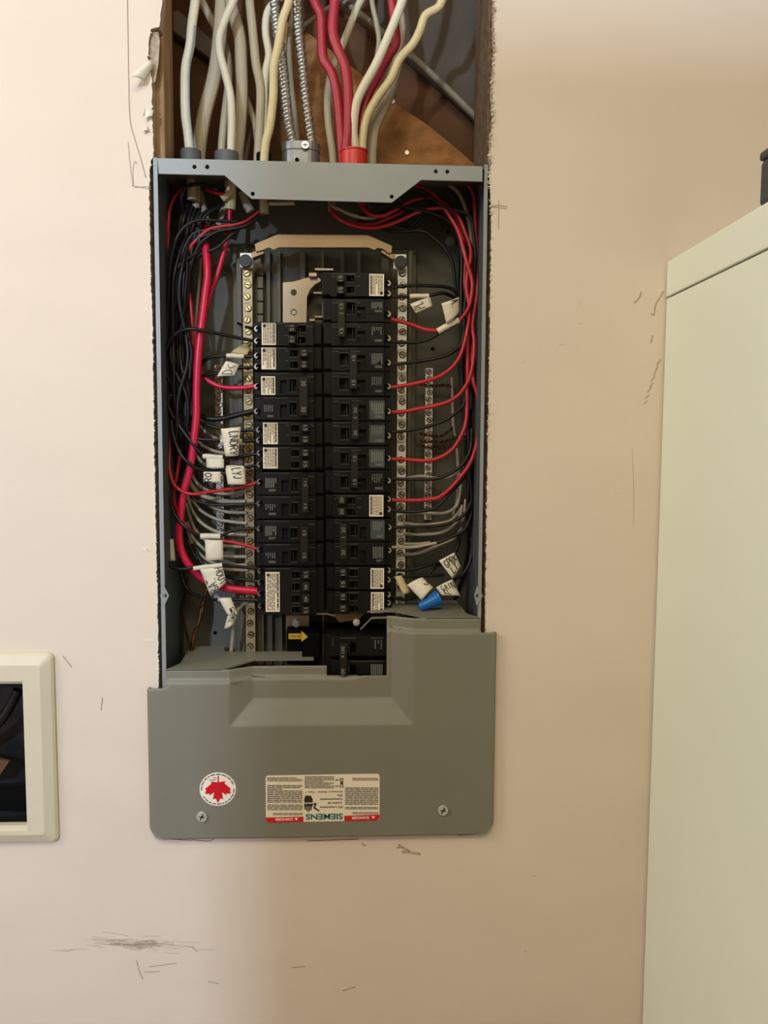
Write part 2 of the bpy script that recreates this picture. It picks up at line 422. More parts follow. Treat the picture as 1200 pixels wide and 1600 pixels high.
o = MB().prism(poly([(270, 18), (278, 16), (345, 74), (345, 104), (270, 48)], .14), .14, .152).build('diagonal_plank', 'plank', bevel=.001)
tag(o, 'grey diagonal plank behind the leftmost white cables', 'plank')
o = MB().prism(poly([(590, -450), (800, -450), (800, 230), (770, 215), (640, 100), (590, 60)], .150), .150, .154).build('dark_board', 'woodgrey')
tag(o, 'dark grey-brown board above the diagonal grey cable', 'board')

# ------------------------------------------------------------------ the panel box
TH = .0016; D0, D1 = .0015, .100
bx = thing('electrical_panel_box', ((BL+BR)/2, .05, ZB), 'open grey metal electrical panel box set in the drywall', 'panel box')
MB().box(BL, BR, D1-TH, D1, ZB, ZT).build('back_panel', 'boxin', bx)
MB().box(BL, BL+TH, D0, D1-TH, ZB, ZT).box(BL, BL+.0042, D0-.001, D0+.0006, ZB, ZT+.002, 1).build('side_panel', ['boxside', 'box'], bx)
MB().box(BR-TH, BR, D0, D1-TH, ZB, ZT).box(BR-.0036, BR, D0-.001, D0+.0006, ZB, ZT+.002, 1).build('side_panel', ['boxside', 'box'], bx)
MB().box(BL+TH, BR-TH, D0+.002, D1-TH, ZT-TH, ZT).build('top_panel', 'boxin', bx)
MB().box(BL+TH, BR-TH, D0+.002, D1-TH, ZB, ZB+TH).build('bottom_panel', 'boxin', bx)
def circ(x, y, r, d, n=12):
    c = U(x, y, d); r = pxm(r, d)
    return [(c.x+r*math.cos(2*math.pi*i/n), c.z+r*math.sin(2*math.pi*i/n)) for i in range(n)]
fl = poly([(246, 247), (754, 260), (754, 284), (658, 281.5), (612, 317), (393, 311), (351, 274.5), (248, 272)], 0)
fh = [circ(304, 261, 3.0, 0), circ(324, 261, 3.2, 0), circ(395, 303, 3.0, 0), circ(612, 307.5, 3.0, 0), circ(681, 268, 3.0, 0), circ(699, 268.5, 3.0, 0)]
MB().prism(fl, -.0005, .0011, holes=fh).build('top_flange', 'box', bx, bevel=.0004)
# folded lip that carries the flange
MB().box(U(247, 250, 0).x, U(753, 259, 0).x, .0011, .006, ZT-.003, ZT-.0012).build('flange_lip', 'box', bx)
for px in (258, 747):
    c = U(px, 931, 0); t = MB()
    t.prism([(c.x-.0012, c.z+.011), (c.x+.0042 if px < 500 else c.x-.0042, c.z), (c.x-.0012, c.z-.011), (c.x-.0052 if px < 500 else c.x+.0052, c.z)], -.0003, .0012, holes=[[(c.x-.0003+.0022*math.cos(k), c.z+.0022*math.sin(k)) for k in [2*math.pi*i/10 for i in range(10)]]])
    t.build('screw_tab', 'box', bx, bevel=.0003)
# knockouts, holes and seams stamped in the back panel
for (x, y) in ((336, 935), (703, 377)):
    MB().disc(XZ(x, y, .097), .0052, .0972, .0988, 18).build('knockout', 'box', bx)
for (x, y) in ((336, 989), (676, 545), (700, 362)):
    MB().disc(XZ(x, y, .0975), .0022, .0978, .099, 12).build('mounting_hole', 'dead', bx)

# ------------------------------------------------------------------ bus base
bb = thing('bus_base', U(512, 1030, .09), 'dark ribbed plastic bus base behind the breakers', 'bus base')
MB().pbox(366, 388, 648, 1045, .088, .097).build('base_plate', 'base', bb, bevel=.001)
for x0, x1, m_, dd in ((372, 380, 'base2', .080), (400, 410, 'base2', .078), (418, 424, 'base', .08), (434, 440, 'base2', .08), (470, 478, 'base', .078), (503, 507, 'base2', .074), (532, 538, 'base', .08), (558, 563, 'base2', .08), (594, 606, 'base2', .078), (636, 642, 'base2', .080)):
    MB().pbox(x0, 392, x1, 1040, dd, .0885).build('rib', m_, bb, bevel=.0006)
for k in range(9):
    MB().pbox(401, 412+k*20, 411, 430+k*20, .074, .0785).build('barrier_tab', 'base2', bb, bevel=.0004)
bt = MB().prism(poly([(442, 441), (458, 440), (482, 433), (500, 434.5), (502, 439), (493, 444), (485, 452), (480, 464), (479, 506), (442, 506)], .066), .066, .068,
                holes=[circ(459, 457, 4.6, .066), circ(459, 488, 4.6, .066)]).build('bus_stab_plate', 'bus', bb, bevel=.0003)
MB().disc(XZ(459, 488, .065), pxm(3.4, .065), .0655, .069, 12).build('rivet', 'steel', bt)
for (x0, y0, x1, y1) in ((492, 419, 521, 422.5), (490, 456, 504, 459), (492, 493.5, 505, 496.5), (483, 426, 495, 432), (484, 498, 492, 502)):
    MB().pbox(x0, y0, x1, y1, .06, .075).build('bus_stab', 'bus', bb, bevel=.0003)
MB().prism(poly([(520, 959), (571, 957), (560, 968), (530, 972)], .04), .04, .042).build('bus_link', 'strap', bb)
MB().prism(poly([(494, 958), (512, 958), (524, 962), (524, 964), (511, 960.5), (494, 960.5)], .038), .038, .06).build('bus_stab', 'bus', bb)
MB().pbox(447, 961, 483, 985, .066, .069).build('bus_plate_lower', 'bus', bb, bevel=.0003)
MB().disc(XZ(463, 974, .062), pxm(6.2, .062), .061, .067, 16).disc(XZ(463, 974, .06), pxm(3.5, .06), .0585, .062, 12).build('lug_bolt', ['covscrew'], bb, bevel=.0006)
MB().disc(XZ(557, 972, .04), pxm(5.5, .04), .037, .044, 16).disc(XZ(557, 973, .036), pxm(3.3, .036), .0345, .04, 12).build('lug_bolt', 'covscrew', bb, bevel=.0006)
MB().pbox(448, 982, 496, 1038, .055, .085).pbox(474, 990, 500, 1028, .045, .085).build('lug_shield', 'dead', bb, bevel=.001)
ar = MB().prism(poly([(451, 990), (471, 990), (471, 985.5), (481, 995), (471, 1003), (471, 998.5), (451, 998.5)], .0445), .0445, .0449).build('rating_arrow', 'yellow', bb)
tx = MB(); text(tx, '25A MAX', 452.5, 991.5, 472, 997, .0442, 180); tx.build('arrow_text', 'ink', ar, recalc=False)

# ------------------------------------------------------------------ neutral and ground bars
def screw_mesh(r, m1, m2, ang, ring=True):
    mb = MB()
    if ring: mb.disc((0, 0), r*1.25, .0, .0012, 14, mi=1)
    mb.disc((0, 0), r, -.0012, .0008, 14, mi=0)
    c, s_ = math.cos(ang), math.sin(ang); w = r*.17; L = r*.85
    for (c_, s2) in ((c, s_),) if ring else ((c, s_), (-s_, c)):
        q = [(c_*a-s2*b, s2*a+c_*b) for a, b in ((-L, -w), (L, -w), (L, w), (-L, w))]
        mb.prism(q, -.0014, -.001, mi=1)
    o = mb.build('terminal_screw', [m1, m2], origin=(0, 0, 0)); me = o.data; bpy.data.objects.remove(o); return me
SC = [screw_mesh(.0031, 'brass', 'dead', a) for a in (.5, 1.3, 2.2, 2.9)]
SS = [screw_mesh(.0031, 'steel', 'dead', a) for a in (.4, 1.0, 2.0, 2.7)]
SG = [screw_mesh(.0027, 'steel', 'dead', a) for a in (.5, .9, 2.0, 2.4)]
def term_bar(name, x0, y0, x1, y1, d, m_, screws, first, last, pitch, label, cat, group):
    xm = (x0+x1)/2
    A = U(xm, y0, d); B = U(xm, y1, d); X = (A.x+B.x)/2; w = pxm(x1-x0, d)/2
    t = thing(name, (X, d+.006, B.z), label, cat, group)
    MB().box(X-w, X+w, d, d+.009, B.z, A.z).build('bar', m_, t, bevel=.0005)
    n = int(round((last-first)/pitch)); tk = MB()
    for i in range(n+1):
        p = U(xm, first+(last-first)*i/n, d-.0006)
        place('terminal_screw', screws[(i*7+i//3) % 4], (X+(.0006 if i % 2 else -.0005), d-.0006, p.z), t, 0)
        if i % 2: tk.box(X-w*.7, X+w*.5, d-.0002, d+.001, p.z+.0054, p.z+.006)
    tk.build('stamped_mark', 'ink2', t)
    return t
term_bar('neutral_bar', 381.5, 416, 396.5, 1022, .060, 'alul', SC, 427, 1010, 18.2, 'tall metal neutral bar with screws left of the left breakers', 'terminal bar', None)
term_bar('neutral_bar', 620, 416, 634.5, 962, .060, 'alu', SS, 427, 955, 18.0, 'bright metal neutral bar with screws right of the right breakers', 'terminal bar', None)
term_bar('ground_bar', 664, 575, 675.5, 812, .082, 'alu', SG, 581, 806, 10.6, 'narrow ground bar at the right of the box with copper ends', 'terminal bar', None)
term_bar('ground_bar', 337, 570, 349, 858, .082, 'bus', SG, 577, 852, 11.0, 'narrow ground bar at the left of the box half hidden behind wires', 'terminal bar', None)
st = thing('bonding_strap', U(505, 397, .05), 'tan metal strap arching over the tops of both neutral bars', 'strap')
MB().prism(poly([(398, 381), (433, 366), (575, 367), (613, 384), (612, 395), (607, 396), (598, 389), (590, 388), (585, 391), (575, 387), (435, 387), (428, 391), (420, 387), (411, 391), (400, 394)], .042), .042, .0438).build('strap_band', 'strap', st, bevel=.0004)
MB().prism(poly([(393, 397), (411, 391), (414, 398), (396, 405)], .05), .044, .0565).build('strap_leg', 'strap', st, bevel=.0004)
MB().prism(poly([(594, 396), (600, 391), (617, 401), (614, 408)], .05), .044, .0565).build('strap_leg', 'strap', st, bevel=.0004)
for x0, y0, x1, y1, cx, cy in ((375, 395, 395, 418, 384, 408), (615, 397, 635, 420, 626, 410)):
    e = MB().pbox(x0, y0, x1, y1, .053, .0595).build('strap_lug', 'alu', st, bevel=.0005)
    MB().disc(XZ(cx, cy, .05), pxm(9.5, .05), .0475, .053, 20).build('lug_screw', 'cap', e, bevel=.0005)

# ------------------------------------------------------------------ breakers
F = .032
rb = random.Random(11)
def breaker(side, x0, y0, x1, y1, kind, label, ratings, stick, handles, slots, terms, name='circuit_breaker'):
    L = side == 'L'
    b = thing(name, U((x0+x1)/2, y1, .055), label, 'breaker', 'breakers in the left column' if L else 'breakers in the right column')
    poles = [(y0, y1)] if kind != 'double' else [(y0, (y0+y1)/2), ((y0+y1)/2, y1)]
    for ya, yb in poles:
        ya += .7; yb -= .7
        m = MB(); m.pbox(x0, ya, x1, yb, .041, .077)
        xa, xb = (x0+11, x1-13) if L else (x0+13, x1-11)
        loop = poly([(xa, ya), (xb, ya), (xb, yb), (xa, yb)], F)
        hs = [poly([(s[0], s[1]), (s[2], s[1]), (s[2], s[3]), (s[0], s[3])], F) for s in slots if ya < (s[1]+s[3])/2 < yb]
        if kind == 'double':                                       # pocket between the sticker and the handle slot
            pk = (xa+29, slots[0][0]-5) if L else (slots[0][2]+5, xb-29)
            if kind == 'double' and pk[1]-pk[0] > 6: hs.append(poly([(pk[0], ya+13), (pk[1], ya+13), (pk[1], yb-4), (pk[0], yb-4)], F))
        m.prism(loop, F, .0405, holes=hs)
        if kind == 'double' and pk[1]-pk[0] > 6: m.pbox(pk[0]-1, ya+12, pk[1]+1, yb-3, F+.004, .0412)
        if L: m.pbox(xb-1, ya+3, x1-1, yb-3, .0375, .0412)
        else: m.pbox(x0+1, ya+3, xa+1, yb-3, .0375, .0412)
        body = m.build('body', 'blackp', b, bevel=.00045)
        r = MB()                                                   # moulded ridges coloured lighter, with the edge highlight painted in
        lx = (xa+37, slots[0][0]-4) if L else (slots[0][2]+4, xb-37)
        if lx[1]-lx[0] > 4:
            r.pbox(lx[0], ya+5.5, lx[1], ya+6.6, F-.0006, F+.001).pbox(lx[0], (ya+yb)/2+2, lx[1], (ya+yb)/2+3, F-.0006, F+.001)
        ex = (x1-24, x1-14) if L else (x0+14, x0+24)
        r.pbox(ex[0], ya+6, ex[1], ya+7, F-.0006, F+.001)
        r.pbox(xa+2, ya+1.6, (xa+xb)/2, ya+2.4, F-.0005, F+.001)
        for s in slots:
            if ya < (s[1]+s[3])/2 < yb:
                r.pbox(s[0]-1, s[1]-2.0, s[2]+1, s[1]-1.2, F-.0005, F+.001).pbox(s[0]-1, s[3]+1.2, s[2]+1, s[3]+2, F-.0005, F+.001)
                e_ = s[2]-3.4 if not L else s[0]+2.6
                r.pbox(e_, s[1]+1, e_+.9, s[3]-1, F+.003, F+.008)
        r.build('moulded_ridge', 'ridge', body)
    for h in handles:
        hx0, hy0, hx1, hy1 = h[:4]
        if kind == 'double':
            hb = MB().pbox(hx0, hy0, hx1, hy1, .0205, .0245)
            for s in slots: hb.pbox(hx0+2, s[1]+2, hx1-2, s[3]-2, .0245, .037)
            ho = hb.build('handle_tie', 'tie', b, bevel=.0005)
            w = MB(); r_ = 270 if L else 90
            text(w, ratings[0], hx0+2.8, hy0+5, hx1-2.8, hy0+13.2, .0203, r_)
            text(w, ratings[1], hx0+2.8, hy1-13.5, hx1-2.8, hy1-5.3, .0203, r_)
            w.build('rating_number', 'printw', ho, recalc=False)
            if not L and ratings[0] == '20' or y0 == 466: mk = MB().pbox(hx0+2.5, hy0+20, hx1-2.5, hy0+21.2, .0203, .0206); mk.build('rating_tick', 'printg', ho)
        else:
            ho = MB().pbox(hx0, hy0, hx1, hy1, .0225, .038).build('handle', 'tie', b, bevel=.0006)
            w = MB(); cy = (hy0+hy1)/2; cx = (hx0+hx1)/2
            text(w, h[4], cx-2.7, cy-4.2, cx+2.7, cy+4.2, .0223, 270 if L else 90)
            w.build('rating_number', 'printw', ho, recalc=False)
    for st_ in stick:
        k, a0, c0, a1, c1 = st_
        if k == 'cream':
            lo = MB().pbox(a0, c0, a1, c1, F-.0005, F+.0002).build('sticker', 'lab', b, bevel=.0001)
            w = MB(); q0 = a0+1.6; q1 = a1-1.6
            bars(w, q0, c0+2, q1, c1-2, F-.0007, 7, 90, rb, fill=.5)
            w.build('fine_print', 'ink2', lo, recalc=False)
            w = MB(); e0, e1 = (q1-2.6, q1) if L else (q0, q0+2.6)
            bars(w, e0, c0+2, e1, c1-3, F-.0009, 1, 90, rb, fill=.8)
            lx = (q0, q0+5) if L else (q1-5, q1); ly = (c0+2, c0+7) if L else (c1-7, c1-2)
            cc = U((lx[0]+lx[1])/2, (ly[0]+ly[1])/2, F-.0009); w.disc((cc.x, cc.z), pxm(2.6, F), F-.0010, F-.0008, 8)
            w.build('bold_print', 'ink', lo)
        else:
            lo = MB().pbox(a0, c0, a1, c1, F-.0004, F+.0002).build('sticker', 'greylab' if k == 'grey' else 'blackp', b, bevel=.0001)
            w = MB(); q = c0+(c1-c0)*.15
            if (int(c0) // 37) % 2: bars(w, a0+3, c0+3, a1-3, c0+(c1-c0)*.55, F-.0006, 5, 90, rb, fill=.45, gap=.6)
            else: bars(w, a0+3, q, a1-2, c1-8, F-.0006, 6, 90, rb, fill=.5, gap=.25)
            bars(w, a0+9, c1-6, a1-3, c1-2, F-.0006, 2, 0, rb, fill=.5)
            w.build('fine_print', 'printg', lo, recalc=False)
    for i, (tx_, ty) in enumerate(terms):
        p = U(tx_, ty, .0395)
        place('terminal_screw', (SBL if L else SB)[0], p, b)
def glint_crescent(flip, bright):  # screw drawn as a glint-shaped crescent over a black disc
    mb = MB(); mb.disc((0, 0), .0034, .0002, .0012, 14, mi=1)
    n = 12; s = -1 if flip else 1; R = .0031
    o_ = [(s*R*math.cos(t), R*math.sin(t)) for t in [math.radians(-75+160*k/n) for k in range(n+1)]]
    i_ = [(s*(-.0012+R*.92*math.cos(t)), R*.92*math.sin(t)) for t in [math.radians(82-152*k/n) for k in range(n+1)]]
    mb.prism(o_+i_, -.0012, .0004, mi=0)
    mb.prism([(s*.0012, -.0022), (s*.0020, -.0018), (s*-.0002, -.0004), (s*-.0008, -.0010)], -.0010, .0004, mi=0)
    o = mb.build('terminal_screw', [bright, 'dead'], origin=(0, 0, 0)); me = o.data; bpy.data.objects.remove(o); return me
SB = [glint_crescent(False, 'screwr')]; SBL = [glint_crescent(True, 'steel')]
def tw(y0, x, s): return [(x, y0+5, x+12, y0+16.5, s), (x, y0+23, x+12, y0+34.5, s)]
def tws(y0, x): return [(x, y0+6, x+11, y0+15), (x, y0+24, x+11, y0+33)]
# left column
breaker('L', 397, 503, 503, 541, 'twin', 'topmost black twin breaker of the left column, marked 15', None, [('cream', 409, 504.5, 431, 539)], tw(502, 450, '15'), tws(503, 466), [(402, 514), (402, 533)])
breaker('L', 397.5, 541.5, 503, 580, 'twin', 'second black twin breaker in the left column, just above the one marked 30', None, [('cream', 408.5, 543, 431, 577)], tw(541, 469, '15'), tws(541.5, 454), [(402, 556), (402, 573)])
breaker('L', 398, 581, 504, 657, 'double', 'black double breaker marked 30 with a heavy red wire', ('30', '30'), [('cream', 408, 588, 430, 617), ('black', 409, 630, 430, 654)], [(468, 590, 480.5, 649)], [(453, 593, 463, 611), (453, 630, 463, 648)], [(402, 604), (402, 643)])
breaker('L', 399, 658, 505, 697, 'twin', 'black twin breaker directly below the one marked 30', None, [('cream', 411, 660, 434, 694)], tw(658, 471, '15'), tws(658.5, 456), [(405, 672), (405, 688)])
breaker('L', 400, 697, 505, 735, 'twin', 'black twin breaker at mid left, fifth sticker from the top', None, [('cream', 411, 699, 434, 732)], tw(697, 471, '15'), tws(697.5, 456), [(406, 708), (406, 726)])
breaker('L', 400, 737, 506, 811, 'double', 'black double breaker marked 15 fed by a thin red wire above a black one', ('15', '15'), [('black', 411, 743, 434, 770), ('black', 411, 785, 434, 807)], [(472, 747, 482, 801)], [(456, 749, 465, 767), (456, 787, 465, 803)], [(406, 753), (406, 787)])
breaker('L', 401, 812, 506, 885, 'double', 'black double breaker marked 15 directly above the one with four handles', ('15', '15'), [('black', 411, 818, 434, 845), ('black', 411, 861, 434, 882)], [(470, 824, 481, 878)], [(455, 826, 464, 840), (455, 860, 464, 877)], [(406, 826), (406, 859)])
breaker('L', 402, 886, 507, 961, 'quad', 'lowest breaker of the left column, four handles marked 15 40 40 15', None, [('cream', 415, 894, 437, 956)],
        [(472, 892, 484, 905, '15'), (472, 910, 484, 924, '40'), (472, 929, 484, 943, '40'), (472, 948, 484, 960, '15')], [(457, 894, 468, 903), (457, 912, 468, 922), (457, 931, 468, 941), (457, 949, 468, 957)], [(407, 892), (407, 910), (407, 928), (408, 947)])
# right column
breaker('R', 503, 425, 611, 464, 'twin', 'topmost black twin breaker of the right column, marked 15', None, [('cream', 577, 428, 600, 462.5)], tw(424, 526, '15'), tws(424.5, 542), [(606, 443), (606, 459)])
breaker('R', 505, 466, 611, 541, 'double', 'black double breaker directly under the topmost twin in the right column', ('15', '15'), [('black', 577, 469, 600, 490), ('black', 577, 508, 600, 536)], [(528, 469, 539, 526)], [(542, 473, 554, 490), (542, 512, 554, 529)], [(606, 491), (606, 529)])
breaker('R', 505, 542, 611, 619, 'double', 'black double breaker of the right column, third from the top', ('15', '15'), [('black', 577, 548, 600, 577), ('black', 577, 586, 600, 615)], [(547, 550, 558, 607)], [(531, 553, 544, 570), (531, 591, 544, 608)], [(606, 567), (606, 604)])
breaker('R', 506, 620, 612, 696, 'double', 'black double breaker with grey-green labels in the right column', ('20', '20'), [('grey', 577, 626, 601, 655), ('grey', 577, 664, 601, 692)], [(550, 632, 560.5, 686)], [(533, 631, 545, 648), (533, 669, 545, 686)], [(606, 643), (606, 681)])
breaker('R', 507, 697, 612, 771, 'double', 'black double breaker marked 15 right above the twin marked 20', ('15', '15'), [('grey', 577, 702, 601, 730), ('black', 577, 738, 601, 767)], [(549, 707, 559.5, 762)], [(533, 708, 544, 724), (533, 745, 544, 761)], [(606, 716), (606, 751)])
breaker('R', 508, 772, 612, 809, 'twin', 'black twin breaker marked 20 with a cream sticker, right column', None, [('cream', 577, 773.5, 599, 807)], tw(771, 528, '20'), tws(771.5, 543), [(606, 780), (606, 796)])
breaker('R', 509, 810, 612, 884, 'double', 'black double breaker marked 20, right column, fed by black and white wires', ('20', '20'), [('grey', 579, 813, 601, 842), ('black', 579, 850, 601, 880)], [(531, 819, 542, 873)], [(548, 820, 558, 836), (548, 853, 558, 871)], [(607, 824), (607, 860)])
breaker('R', 510, 885, 612, 922, 'twin', 'second lowest black twin breaker of the right column', None, [('cream', 579, 888, 600, 920)], tw(884, 530, '15'), tws(884.5, 547), [(606, 891), (606, 906)])
breaker('R', 510, 923, 612, 960, 'twin', 'lowest black twin breaker of the right column, above the main breaker', None, [('cream', 579.5, 925.5, 600, 958)], tw(922, 530, '15'), tws(922.5, 547), [(606, 929), (606, 942)])
F = .016
mbk = thing('main_breaker', U(556, 1068, .04), 'black main breaker marked 100 in the notch of the grey cover', 'breaker')
m = MB()
for ya, yb in ((991, 1028), (1029, 1072)):
    m.pbox(509, ya, 604, yb, .026, .08)
    s = (547, ya+13, 556, ya+28) if ya < 1000 else (547, ya+10, 556, ya+25)
    m.prism(poly([(517, ya+3), (604, ya+3), (604, yb-3), (517, yb-3)], F), F, .0262, holes=[poly([(s[0], s[1]), (s[2], s[1]), (s[2], s[3]), (s[0], s[3])], F)])
m.build('body', 'blackp', mbk, bevel=.0005)
h = MB().pbox(531, 1006, 542, 1057, .006, .01).pbox(533, 1010, 546, 1020, .01, .026).pbox(533, 1042, 546, 1052, .01, .026).build('handle_tie', 'tie', mbk, bevel=.0006)
w = MB(); text(w, '100', 533, 1010, 538.5, 1021, .0057, 90); text(w, '100', 533, 1045, 538.5, 1056, .0057, 90); w.pbox(533.5, 1025, 537.5, 1026.6, .0057, .006); w.build('rating_number', 'printw', h, recalc=False)
w = MB(); bars(w, 584, 1000, 598, 1014, F-.0004, 3, 90, rb, fill=.3, gap=.4); bars(w, 579, 1038, 598, 1055, F-.0004, 6, 90, rb); bars(w, 583, 1057, 598, 1061, F-.0004, 2, 0, rb); w.build('fine_print', 'printg', mbk, recalc=False)
w = MB(); w.pbox(532, 996.5, 556, 997.6, F-.0006, F+.001).pbox(579, 996.5, 599, 997.6, F-.0006, F+.001).pbox(548, 1033, 599, 1034, F-.0006, F+.001).pbox(520, 997, 521, 1010, F-.0006, F+.001); w.build('moulded_ridge', 'ridge', mbk)

# ------------------------------------------------------------------ lower cover
PD = -.0065
cv = thing('panel_cover', U(503, 1309, -.004), 'grey metal lower cover plate with leaf sticker and danger label', 'cover')
def cover_depth(x, y):
    k = min((x-358)/34.0, (645-x)/34.0, (1134-y)/38.0); k = max(0, min(1, k));
    d = PD+.0125*k
    cr = 1066 if x < 555 else 990
    d += .0035*max(0, min(1, (cr-y)/4.0))
    return d
gx = sorted(set([232, 260, 508, 603, 750, 774]+list(range(236, 772, 6))+list(range(354, 400, 2))+list(range(606, 652, 2))))
gy = sorted(set([968, 972, 976, 982, 986, 988, 990, 1047, 1050, 1054, 1058, 1062, 1064, 1066, 1070, 1074]+list(range(994, 1046, 8))+list(range(1078, 1090, 4))+list(range(1090, 1140, 2))+list(range(1140, 1280, 10))+list(range(1280, 1309, 2))+[1308]))
s0 = (0-CAMY)/FPX; c0 = U(503, 1190, PD)
def cov_ok(x, y):                                     # cell centre
    if x < 260: return y > 1074
    if x < 508: return y > 1047
    if x < 603: return y > 1062
    if x < 750: return y > 968
    return y > 990
RAD = 24.0
def cov_x(x, y):
    t = y-(1308-RAD)
    if t > 0:
        e = RAD-math.sqrt(max(0, RAD*RAD-t*t)); return min(max(x, 232+e), 774-e)
    return x
CX0 = U(232, 1190, PD).x; CX1 = U(774, 1100, PD).x
CZ0 = U(503, 1303.5, PD).z; CZa = U(380, 1047, PD).z; CZb = U(676, 968, PD).z
def cov_w(x, y):
    X = CX0+(CX1-CX0)*(x-232)/(774-232)
    Z = U(232+(774-232)*.5, y, PD).z
    # square the plate to the world: rows are level
    return X, Z
m = MB(); idx = {}; vs = []; fs = []
def cvert(x, y):
    if (x, y) not in idx:
        xx = cov_x(x, y); X, Z = cov_w(xx, y); idx[(x, y)] = len(vs); vs.append((X, cover_depth(xx, y), Z))
    return idx[(x, y)]
for i in range(len(gx)-1):
    for j in range(len(gy)-1):
        if cov_ok((gx[i]+gx[i+1])/2, (gy[j]+gy[j+1])/2):
            fs.append((cvert(gx[i], gy[j+1]), cvert(gx[i+1], gy[j+1]), cvert(gx[i+1], gy[j]), cvert(gx[i], gy[j])))
m.add(vs, fs, 0, True)
cp = m.build('cover_plate', 'cover', cv, weld=True, recalc=False)
for p in cp.data.polygons: p.use_smooth = True
sol = cp.modifiers.new('thickness', 'SOLIDIFY'); sol.thickness = .0014; sol.offset = -1
MB().box(CX0+.0005, CX0+.0019, PD+.0014, -.0003, CZ0+.018, cov_w(232, 1074)[1]).build('side_return', 'cover', cv)
MB().box(CX1-.0019, CX1-.0005, PD+.0014, -.0003, CZ0+.018, cov_w(774, 990)[1]).build('side_return', 'cover', cv)
# folded shelves going back into the box
def shelf(pts, zlev, name):
    vs = [(p[0], p[1], zlev(p[1])) for p in pts]; n = len(vs)
    vs += [(v[0], v[1], v[2]-.0013) for v in vs]
    MB().add(vs, [tuple(range(n)), tuple(reversed(range(n, 2*n)))]+[(i, (i+1) % n, n+(i+1) % n, n+i) for i in range(n)]).build(name, 'cover', cv)
zl = cov_w(400, 1047)[1]; zr = cov_w(400, 968)[1]
def X_(x, y, d): return U(x, y, d).x
shelf([(X_(260, 1047, 0), -.003), (X_(348, 1047, 0), -.003), (X_(398, 1042, .027), .027), (X_(490, 1036, .027), .027), (X_(490, 1028, .036), .036), (X_(472, 1026, .036), .036), (X_(472, 1020, .056), .056), (X_(351, 1020, .056), .056), (X_(350, 1012, .076), .076), (X_(298, 1012, .076), .076), (X_(282, 1039, .018), .018)], lambda y: zl+.0006+.06*max(0, y), 'shelf')
shelf([(X_(574, 966, .026), .026), (X_(618, 965, .025), .025), (X_(666, 970, -.003), -.003), (X_(750, 967, -.003), -.003), (X_(729, 961, .014), .016), (X_(713, 941, .072), .074), (X_(618, 945, .066), .07), (X_(592, 960, .034), .034)], lambda y: zr+.0006+.05*max(0, y), 'shelf')
P0, P1, P2 = U(563, 984, .024), U(581, 966, .024), U(622, 965, .024)
lp = MB()
for p_, q_ in ((P0, P1), (P1, P2)):
    n_ = Vector((0, 0, .0007)); e_ = Vector((0, .004, 0)); lp.add([p_-n_, q_-n_, q_+n_, p_+n_, p_-n_+e_, q_-n_+e_, q_+n_+e_, p_+n_+e_], [(0, 1, 2, 3), (7, 6, 5, 4), (0, 4, 5, 1), (1, 5, 6, 2), (2, 6, 7, 3), (3, 7, 4, 0)])
lp.build('shelf_lip', 'cover', cv)
# bare-metal scratches at the bend
sc = MB()
for a, b in (((360, 1067), (388, 1062)), ((390, 1062), (412, 1064)), ((364, 1069), (380, 1066)), ((610, 984), (618, 986)), ((624, 986), (632, 987))):
    p, q = U(*a, PD), U(*b, PD); n = Vector((0, 0, .0006)); dy = Vector((0, cover_depth(*a)-PD-.0012, 0))
    sc.add([p-n+dy, q-n*.5+dy, q+n*.5+dy, p+n+dy], [(0, 1, 2, 3)])
sc.build('bare_metal_scratch', 'bus', cv, recalc=False)
for x, y in ((315, 1277.5), (692.5, 1267.5)):
    so = MB().disc(XZ(x, y, PD-.003), pxm(8.2, PD), PD-.0022, PD-.0001, 20).build('cover_screw', 'covscrew', cv, bevel=.0012)
    c = U(x, y, PD-.003)
    MB().prism([(c.x-.0022, c.z-.003), (c.x-.0012, c.z-.0036), (c.x+.0022, c.z+.003), (c.x+.0012, c.z+.0036)], PD-.0024, PD-.0021).prism([(c.x-.003, c.z+.0008), (c.x-.0026, c.z-.0002), (c.x+.003, c.z-.0008), (c.x+.0026, c.z+.0004)], PD-.0024, PD-.0021).build('screw_slot', 'dead', so)
# leaf sticker
def q(cx, cy): return (290+cx/10.91, 1190+cy/10.91)
SD = PD-.0003
c = U(*q(548, 470), SD)
dk = MB().disc((c.x, c.z), pxm(28.9, SD), SD, PD, 48, rz=pxm(27.6, SD)).build('leaf_sticker', 'disc', cv)
ML = [(556, 352), (675, 332), (665, 372), (775, 465), (755, 482), (772, 546), (705, 541), (690, 571), (622, 522), (640, 641), (595, 626), (553, 705), (512, 626), (465, 646), (488, 522), (415, 573), (400, 545), (332, 551), (350, 482), (330, 465), (441, 376), (430, 338), (548, 352)]
MB().prism([XZ(*q(*p), SD) for p in ML], SD-.0002, SD).prism([XZ(*q(*p), SD) for p in [(545, 240), (567, 240), (567, 356), (545, 356)]], SD-.00025, SD).build('maple_leaf', 'leafred', dk)
rg = MB(); rr = random.Random(5); a = 0.0
while a < 6.2:
    e = a+rr.uniform(.12, .32)
    if not (abs(a-0.0) < .12 or abs(a-3.2) < .14):
        n = 5; lo = [(c.x+math.cos(a+(e-a)*k/n)*pxm(26.6, SD), c.z+math.sin(a+(e-a)*k/n)*pxm(25.3, SD)) for k in range(n+1)]
        hi = [(c.x+math.cos(a+(e-a)*k/n)*pxm(25.1, SD), c.z+math.sin(a+(e-a)*k/n)*pxm(23.8, SD)) for k in range(n, -1, -1)]
        rg.prism(lo+hi, SD-.0002, SD)
    a = e+.07
